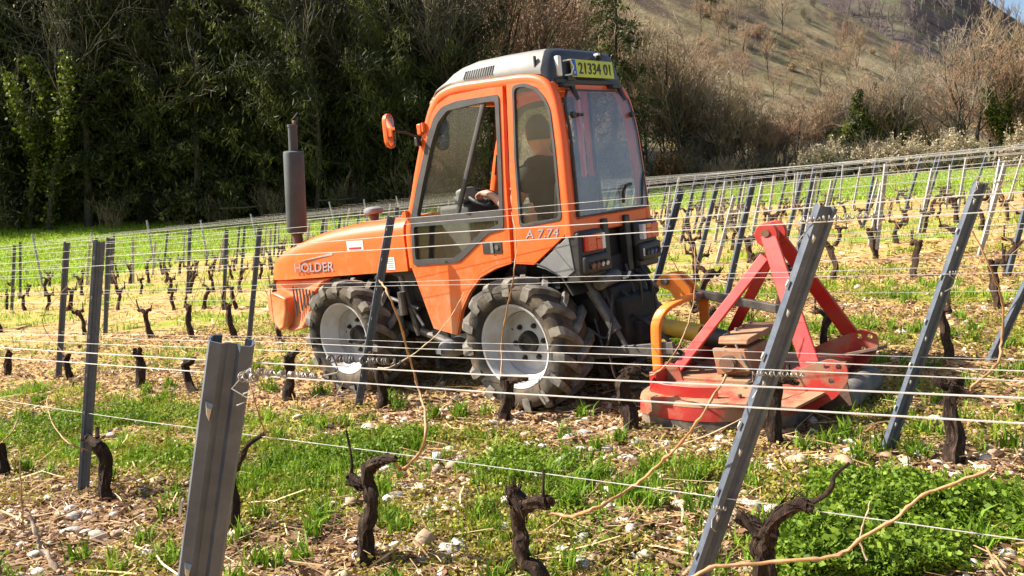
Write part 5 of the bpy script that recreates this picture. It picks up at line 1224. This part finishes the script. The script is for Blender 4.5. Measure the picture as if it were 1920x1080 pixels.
for k, px in enumerate((1515, 1530, 1570, 1640, 1665, 1690, 1725, 1750, 1775, 1800, 1825, 1900, 1915)):
    y = U(52.8, 54.2)
    plant('white', k % 2, Xp(px, y), y, U(.75, 1.1) if px < 1850 else 1.25, 'blossom_bush', 'bush of creamy white blossom at the edge of the sunlit wood', 'shrub', 'blossoming bushes', U(0, 6))
# trees on the hillside
def hill_hit(px, py):
    r = ray(px, py)
    for t in np.arange(80, 330, .5):
        p = Vector((0, 0, CAMZ)) + r * float(t)
        if p.z < float(hill_z(np.array(p.x), np.array(p.y))): return p
    return None
spots = [(1320, 40), (1345, 70), (1360, 110), (1330, 140), (1380, 60), (1390, 130), (1425, 90), (1440, 150), (1465, 70), (1480, 120), (1500, 95), (1515, 150), (1575, 120), (1590, 128), (1605, 125), (1450, 190), (1480, 180), (1535, 190), (1395, 175), (1430, 30), (1350, 20), (1310, 95), (1300, 150), (1590, 160), (1680, 160), (1415, 205), (1370, 160), (1305, 20), (1315, 60), (1335, 110), (1352, 45), (1368, 85), (1340, 15), (1325, 175), (1347, 150)]
for k, (px, py) in enumerate(spots):
    p = hill_hit(px, py)
    if p is None: continue
    hh = p.y / 1600 * U(32, 85)
    plant('red' if k % 3 == 0 else 'bare', rt.randrange(4), p.x, p.y, hh / 10, 'bare_tree', 'small bare tree on the grassy hillside', 'tree', 'trees on the hillside', U(0, 6), p.z - .3)
for k in range(22):
    p = hill_hit(U(1290, 1720), U(10, 200))
    if p is None: continue
    plant('scrub', rt.randrange(3), p.x, p.y, U(.6, 1.3), 'scrub_bush', 'low dry scrub on the grassy hillside', 'shrub', 'scrub on the hillside', U(0, 6), p.z - .2)
p = hill_hit(1330, 35)
if p: plant('spruce', 1, p.x, p.y, 1.1, 'spruce_tree', 'lone dark conifer high on the hillside', 'tree', None, 1, p.z - .3)
# far wooded hill: one mass
g = np.random.default_rng(3); segs = []
rg = random.Random(3); base_t = [sum(grow(random.Random(400 + i), 9, 3, (7, 4), (20, 45), 1, twig=.07, r0=.22, start=.2), []) for i in range(5)]
cnt = 0
while cnt < 620:
    x = g.uniform(120, 330); y = g.uniform(290, 450)
    if vn(np.array(x * .02), np.array(y * .02), 17) < .32: continue
    z = float(far_z(np.array(x), np.array(y))); b_ = base_t[cnt % 5]; s_ = g.uniform(.7, 1.2)
    a = np.array(b_); a[:, :6] *= s_; a[:, 0] += x; a[:, 3] += x; a[:, 1] += y; a[:, 4] += y; a[:, 2] += z; a[:, 5] += z; segs.append(a); cnt += 1
tag(obj('far_woodland', seg_mesh('far_woodland', np.concatenate(segs), mat('far_twigs', (.14, .105, .10), .9, c2=(.19, .145, .13), scale=.05))), 'hazy purple-brown wood covering the far hill', 'wood', kind='stuff')

# ================================================================== ground cover
g = np.random.default_rng(12)
def sample(nn, y0, y1, dens_fn, power=1.0, spread=.64):
    """points seen on the ground between two depths, denser near"""
    nn = int(nn * (1.42 if y0 < 8 else 1.1)); u = g.random(nn); y = y0 * (y1 / y0) ** (u ** power); x = g.uniform(-1, 1, nn) * (spread * y + 1.1)
    keep = g.random(nn) < dens_fn(x, y); return x[keep], y[keep]
def in_deck(x, y):
    px = (x - T_O.x) * T_F.x + (y - T_O.y) * T_F.y; py = (x - T_O.x) * T_L.x + (y - T_O.y) * T_L.y
    return (px > -1.85) & (px < -.7) & (np.abs(py) < .62)
def under(x, y):
    px = (x - T_O.x) * T_F.x + (y - T_O.y) * T_F.y; py = (x - T_O.x) * T_L.x + (y - T_O.y) * T_L.y
    return (px > -.9) & (px < 2.5) & (np.abs(py) < .6)
def blades(name, x, y, hgt, wid, mt, label, cat, bend=.5, tone=None, clump=None):
    n = len(x); z = H(x, y) - .005; a = g.uniform(0, 2 * PI, n); hh = hgt * g.uniform(.5, 1.3, n); ww = wid * g.uniform(.7, 1.3, n); b = bend * g.uniform(.2, 1.2, n) * hh; a2 = a + g.uniform(-1.4, 1.4, n) + PI / 2
    P0 = np.stack([x, y, z], 1); ux = np.stack([np.cos(a), np.sin(a), 0 * a], 1) * (ww / 2)[:, None]; dr = np.stack([np.cos(a2), np.sin(a2), 0 * a], 1)
    mid = P0 + dr * (b * .3)[:, None] + np.array([0, 0, 1]) * (hh * .6)[:, None]; top_ = P0 + dr * b[:, None] + np.array([0, 0, 1]) * (hh * (1 - .25 * b / np.maximum(hh, 1e-6)))[:, None]
    V = np.stack([P0 - ux, P0 + ux, mid + ux * .8, mid - ux * .8, top_], 1).reshape(-1, 3); i = (np.arange(n) * 5)[:, None]
    F_ = np.concatenate([np.concatenate([i, i + 1, i + 2], 1), np.concatenate([i, i + 2, i + 3], 1), np.concatenate([i + 3, i + 2, i + 4], 1)])
    tn = np.repeat(np.clip((tone if tone is not None else 0) + g.uniform(0, 1, n) * (.5 if tone is not None else 1), 0, 1), 5)
    o = obj(name, np_mesh(name, V, F_, mt, {'tone': ('POINT', 'FLOAT', tn)})); tag(o, label, cat, kind='stuff'); return o
MT['grass'] = leafmat('grass_blades', [(0, (.055, .11, .006)), (.5, (.15, .27, .014)), (.85, (.27, .38, .035)), (1, (.45, .45, .1))], .35)
MT['meadow'] = leafmat('meadow_blades', [(0, (.11, .20, .01)), (.5, (.20, .36, .02)), (1, (.36, .46, .05))], .4)
MT['weed'] = leafmat('weed_leaves', [(0, (.045, .09, .006)), (.5, (.13, .22, .014)), (.9, (.25, .33, .035)), (1, (.36, .40, .06))], .35)
MT['moss'] = leafmat('yellow_moss', [(0, (.12, .13, .015)), (.5, (.26, .25, .03)), (1, (.42, .36, .06))], .3)
MT['straw'] = leafmat('straw', [(0, (.13, .075, .035)), (.35, (.36, .225, .10)), (.7, (.54, .38, .19)), (1, (.66, .53, .33))], .1, rough=.7)
MT['dead'] = leafmat('dead_leaves', [(0, (.09, .045, .025)), (.5, (.22, .12, .065)), (1, (.38, .25, .14))], .2, rough=.8)
# clumped grass: tufts then blades
def tufts(nn, y0, y1, per, rad, dens, power=1.):
    x, y = sample(nn, y0, y1, dens, power); k = len(x)
    r_ = rad * g.random((k, per)) ** .6; a = g.uniform(0, 2 * PI, (k, per)); return (x[:, None] + r_ * np.cos(a)).ravel(), (y[:, None] + r_ * np.sin(a)).ravel(), np.repeat(vn(x * 2.3, y * 2.3, 6), per)
okp = lambda x, y: ~(under(x, y) | in_deck(x, y))
x, y, t = tufts(8000, 2.7, 9.5, 15, .04, lambda x, y: green(x, y) ** 2 * okp(x, y)); blades('grass', x, y, .085, .0065, MT['grass'], 'bright green grass tufts growing between the near vine rows', 'grass', .6, t * .55)
x, y, t = tufts(260, 2.7, 8.0, 34, .05, lambda x, y: okp(x, y) * .9); blades('grass', x, y, .11, .011, MT['grass'], 'broad-leaved green tufts dotted over the soil', 'grass', .8, t * .35)
x, y, t = tufts(9000, 8.5, 27, 6, .10, lambda x, y: green(x, y) ** 1.5 * okp(x, y)); blades('grass', x, y, .09, .014, MT['grass'], 'thin green grass between the far vine rows', 'grass', .6, .35 + t * .4)
def mead(x, y):
    n = x * NX + y * NY; s = x * DX + y * DY; return np.maximum(sstep(S_END - .5, S_END + 1, s), sstep(N_END - .6, N_END + .6, n))
x, y, t = tufts(42000, 20, 56, 5, .25, mead, .5); blades('meadow_grass', x, y, .16, .045, MT['meadow'], 'bright green meadow grass beyond the vine rows', 'grass', .6, .45 + t * .3)
# low leafy weeds: heaps of small round leaves
def weeds(name, x, y, hmax, size, mt, label, hfun=None):
    n = len(x); hh = hmax if hfun is None else hfun(x, y); z = H(x, y) + hh * g.random(n) ** .7
    V, F_, t = leaf_cards(g, np.stack([x, y, z], 1), size, .75, 0., flat=.35); cl = np.repeat(vn(x * 4, y * 4, 14), 4)
    o = obj(name, np_mesh(name, V, F_, mt, {'tone': ('POINT', 'FLOAT', np.clip(t * .75 + cl * .35 - .05, 0, 1))})); tag(o, label, 'weeds', kind='stuff')
def lush(x, y):
    t, n = row_t(x, y)
    base = (1 - sstep(.35, .75, t)) * (n > 2.4) * (n < 4.0)
    px = x / y
    blk = np.maximum(sstep(.26, .36, px) * (y < 4.2), np.maximum(.8 * (1 - sstep(-.40, -.30, px)) * (y < 6.5), .75 * np.exp(-((px + .1) / .16) ** 2)))
    return base * blk * sstep(.38, .56, fbm(x * 2.1, y * 2.1, 61, 3))
x, y = sample(430000, 2.7, 7.0, lambda x, y: lush(x, y) * okp(x, y), 1.2); weeds('leafy_weeds', x, y, .12, .019, MT['weed'], 'dense mounds of small-leaved green weeds between the near rows', lambda x, y: .02 + .11 * lush(x, y) * (.4 + vn(x * 5, y * 5, 71)))
x, y = sample(50000, 2.7, 6.0, lambda x, y: np.maximum(lush(x, y), .12 * green(x, y)) * okp(x, y), 1.2); weeds('leafy_weeds', x, y, .12, .026, MT['weed'], 'larger pointed weed leaves standing among the small-leaved mounds', lambda x, y: .03 + .12 * lush(x, y) * (.3 + vn(x * 7, y * 7, 73)))
x, y = sample(260000, 2.7, 11, lambda x, y: (.3 + green(x, y)) * sstep(.42, .6, vn(x * 2.6, y * 2.6, 66)) * okp(x, y) * .8, 1.0); weeds('moss', x, y, .045, .018, MT['moss'], 'patchy yellow-green moss creeping over the stony soil')
# straw, shredded prunings and dead leaves
def litter(name, nn, y0, y1, ln, wd, mt, label, dens, lift=.025, power=1.):
    x, y = sample(nn, y0, y1, dens, power); n = len(x); z = H(x, y) + .004 + lift * g.random(n) ** 2
    a = g.uniform(0, 2 * PI, n); L = ln * g.uniform(.3, 1.6, n); W_ = wd * g.uniform(.6, 1.5, n); tl = g.normal(0, .16, n)
    d = np.stack([np.cos(a), np.sin(a), tl], 1) * (L / 2)[:, None]; u = np.stack([-np.sin(a), np.cos(a), g.normal(0, .5, n)], 1) * (W_ / 2)[:, None]; C = np.stack([x, y, z], 1); bow = np.stack([-np.sin(a), np.cos(a), .3 + 0 * a], 1) * (L * g.normal(0, .07, n))[:, None]
    V = np.stack([C - d - u, C - d + u, C + bow + u, C + bow - u, C + d + u * .7, C + d - u * .7], 1).reshape(-1, 3); i = (np.arange(n) * 6)[:, None]
    F_ = np.concatenate([np.concatenate([i, i + 1, i + 2, i + 3], 1), np.concatenate([i + 3, i + 2, i + 4, i + 5], 1)])
    o = obj(name, np_mesh(name, V, F_, mt, {'tone': ('POINT', 'FLOAT', np.repeat(g.random(n), 6))})); tag(o, label, 'straw', kind='stuff')
dry = lambda x, y: np.clip(1.05 - green(x, y) * .9 - lush(x, y), .06, 1)
litter('straw', 40000, 2.7, 12, .07, .0032, MT['straw'], 'dry straw and shredded prunings strewn over the soil', dry)
litter('straw', 5500, 2.7, 10, .20, .005, MT['straw'], 'long dry stalks strewn between the vines', dry, .05)
litter('dead_leaves', 60000, 2.7, 11, .03, .018, MT['dead'], 'crumbled brown leaves scattered over the soil', dry)
litter('straw', 15000, 10, 27, .16, .014, MT['straw'], 'pale dry grass lying between the far vine rows', lambda x, y: np.clip(1 - green(x, y), .15, 1))
# stones
def stone_geo(seed):
    bm = bmesh.new(); bmesh.ops.create_icosphere(bm, subdivisions=2, radius=1.); rg = random.Random(seed); sx, sy, sz = rg.uniform(.8, 1.25), rg.uniform(.7, 1.0), rg.uniform(.45, .7)
    pl_ = [(Vector((rg.gauss(0, 1), rg.gauss(0, 1), rg.gauss(0, 1))).normalized(), rg.uniform(.62, .9)) for _ in range(9)]
    for v in bm.verts:
        for n_, d_ in pl_:
            k = v.co.dot(n_)
            if k > d_: v.co -= n_ * (k - d_) * .85
        v.co.x *= sx; v.co.y *= sy; v.co.z *= sz
    me = bpy.data.meshes.new('stone'); bm.to_mesh(me); bm.free(); me.shade_smooth(); me.set_sharp_from_angle(angle=R(38)); return me
MT['stone'] = mat('limestone', (.42, .36, .28), .85, c2=(.62, .57, .5), scale=7, lo=.35, hi=.65, bmp=.3, bscale=30, spec=.3)
MT['stone_grey'] = mat('grey_stone', (.30, .29, .28), .8, c2=(.5, .48, .45), scale=7, lo=.35, hi=.65, bmp=.3, bscale=30, spec=.3)
sm_ = []
for i in range(8):
    me = stone_geo(600 + i); me.materials.append(MT['stone'] if i % 3 else MT['stone_grey']); sm_.append(me)
stony = lambda x, y: dry(x, y) * (.25 + .75 * sstep(.35, .65, fbm(x * .8, y * .8, 91, 3))) * np.where(x * NX + y * NY < 4.6, 1, .45)
x, y = sample(3400, 2.75, 6.6, lambda x, y: stony(x, y) * okp(x, y))
vis = (np.abs(x) < .64 * y) ; x = x[vis]; y = y[vis]
for i in range(min(290, len(x))):
    s_ = float(.016 + .034 * g.random() ** 1.8); px_, py_ = float(x[i]), float(y[i])
    near_r = px_ > .6 * 1.0
    o = obj('stone', sm_[int(g.integers(8))], None, (px_, py_, hz(px_, py_) + s_ * .2), (float(g.uniform(-.3, .3)), float(g.uniform(-.3, .3)), float(g.uniform(0, 6))), s_)
    tag(o, 'pale limestone lying in the soil right of centre' if near_r else 'pale limestone lying in the soil left of centre', 'stone', 'stones in the soil on the right' if near_r else 'stones in the soil on the left')
def pebbles(nn, y0, y1, size, label, dens, mt):
    x, y = sample(nn, y0, y1, dens); n = len(x); bm = bmesh.new(); bmesh.ops.create_icosphere(bm, subdivisions=1, radius=1.); bm.verts.ensure_lookup_table(); B_ = np.array([v.co[:] for v in bm.verts]); Fb = np.array([[v.index for v in f.verts] for f in bm.faces]); bm.free()
    if len(B_) > 12: pass
    s_ = size * g.lognormal(0, .45, n); V = B_[None] * (g.uniform(.55, 1.2, (n, 1, 3)) * [1, 1, .65]) * g.uniform(.8, 1.2, (n, len(B_), 1)) * s_[:, None, None]
    V = V + np.stack([x, y, H(x, y) + s_ * .15], 1)[:, None]; F_ = Fb[None] + (np.arange(n) * len(B_))[:, None, None]
    o = obj('gravel', np_mesh('gravel', V.reshape(-1, 3), F_.reshape(-1, 3), mt, {'tone': ('POINT', 'FLOAT', np.repeat(g.random(n), len(B_)))})); tag(o, label, 'gravel', kind='stuff')
MT['gravel'] = leafmat('gravel', [(0, (.20, .13, .08)), (.5, (.40, .29, .19)), (.8, (.54, .45, .34)), (1, (.68, .64, .58))], .0, rough=.9)
pebbles(22000, 2.7, 9, .0145, 'loose pale gravel scattered over the near soil', lambda x, y: stony(x, y), MT['gravel'])
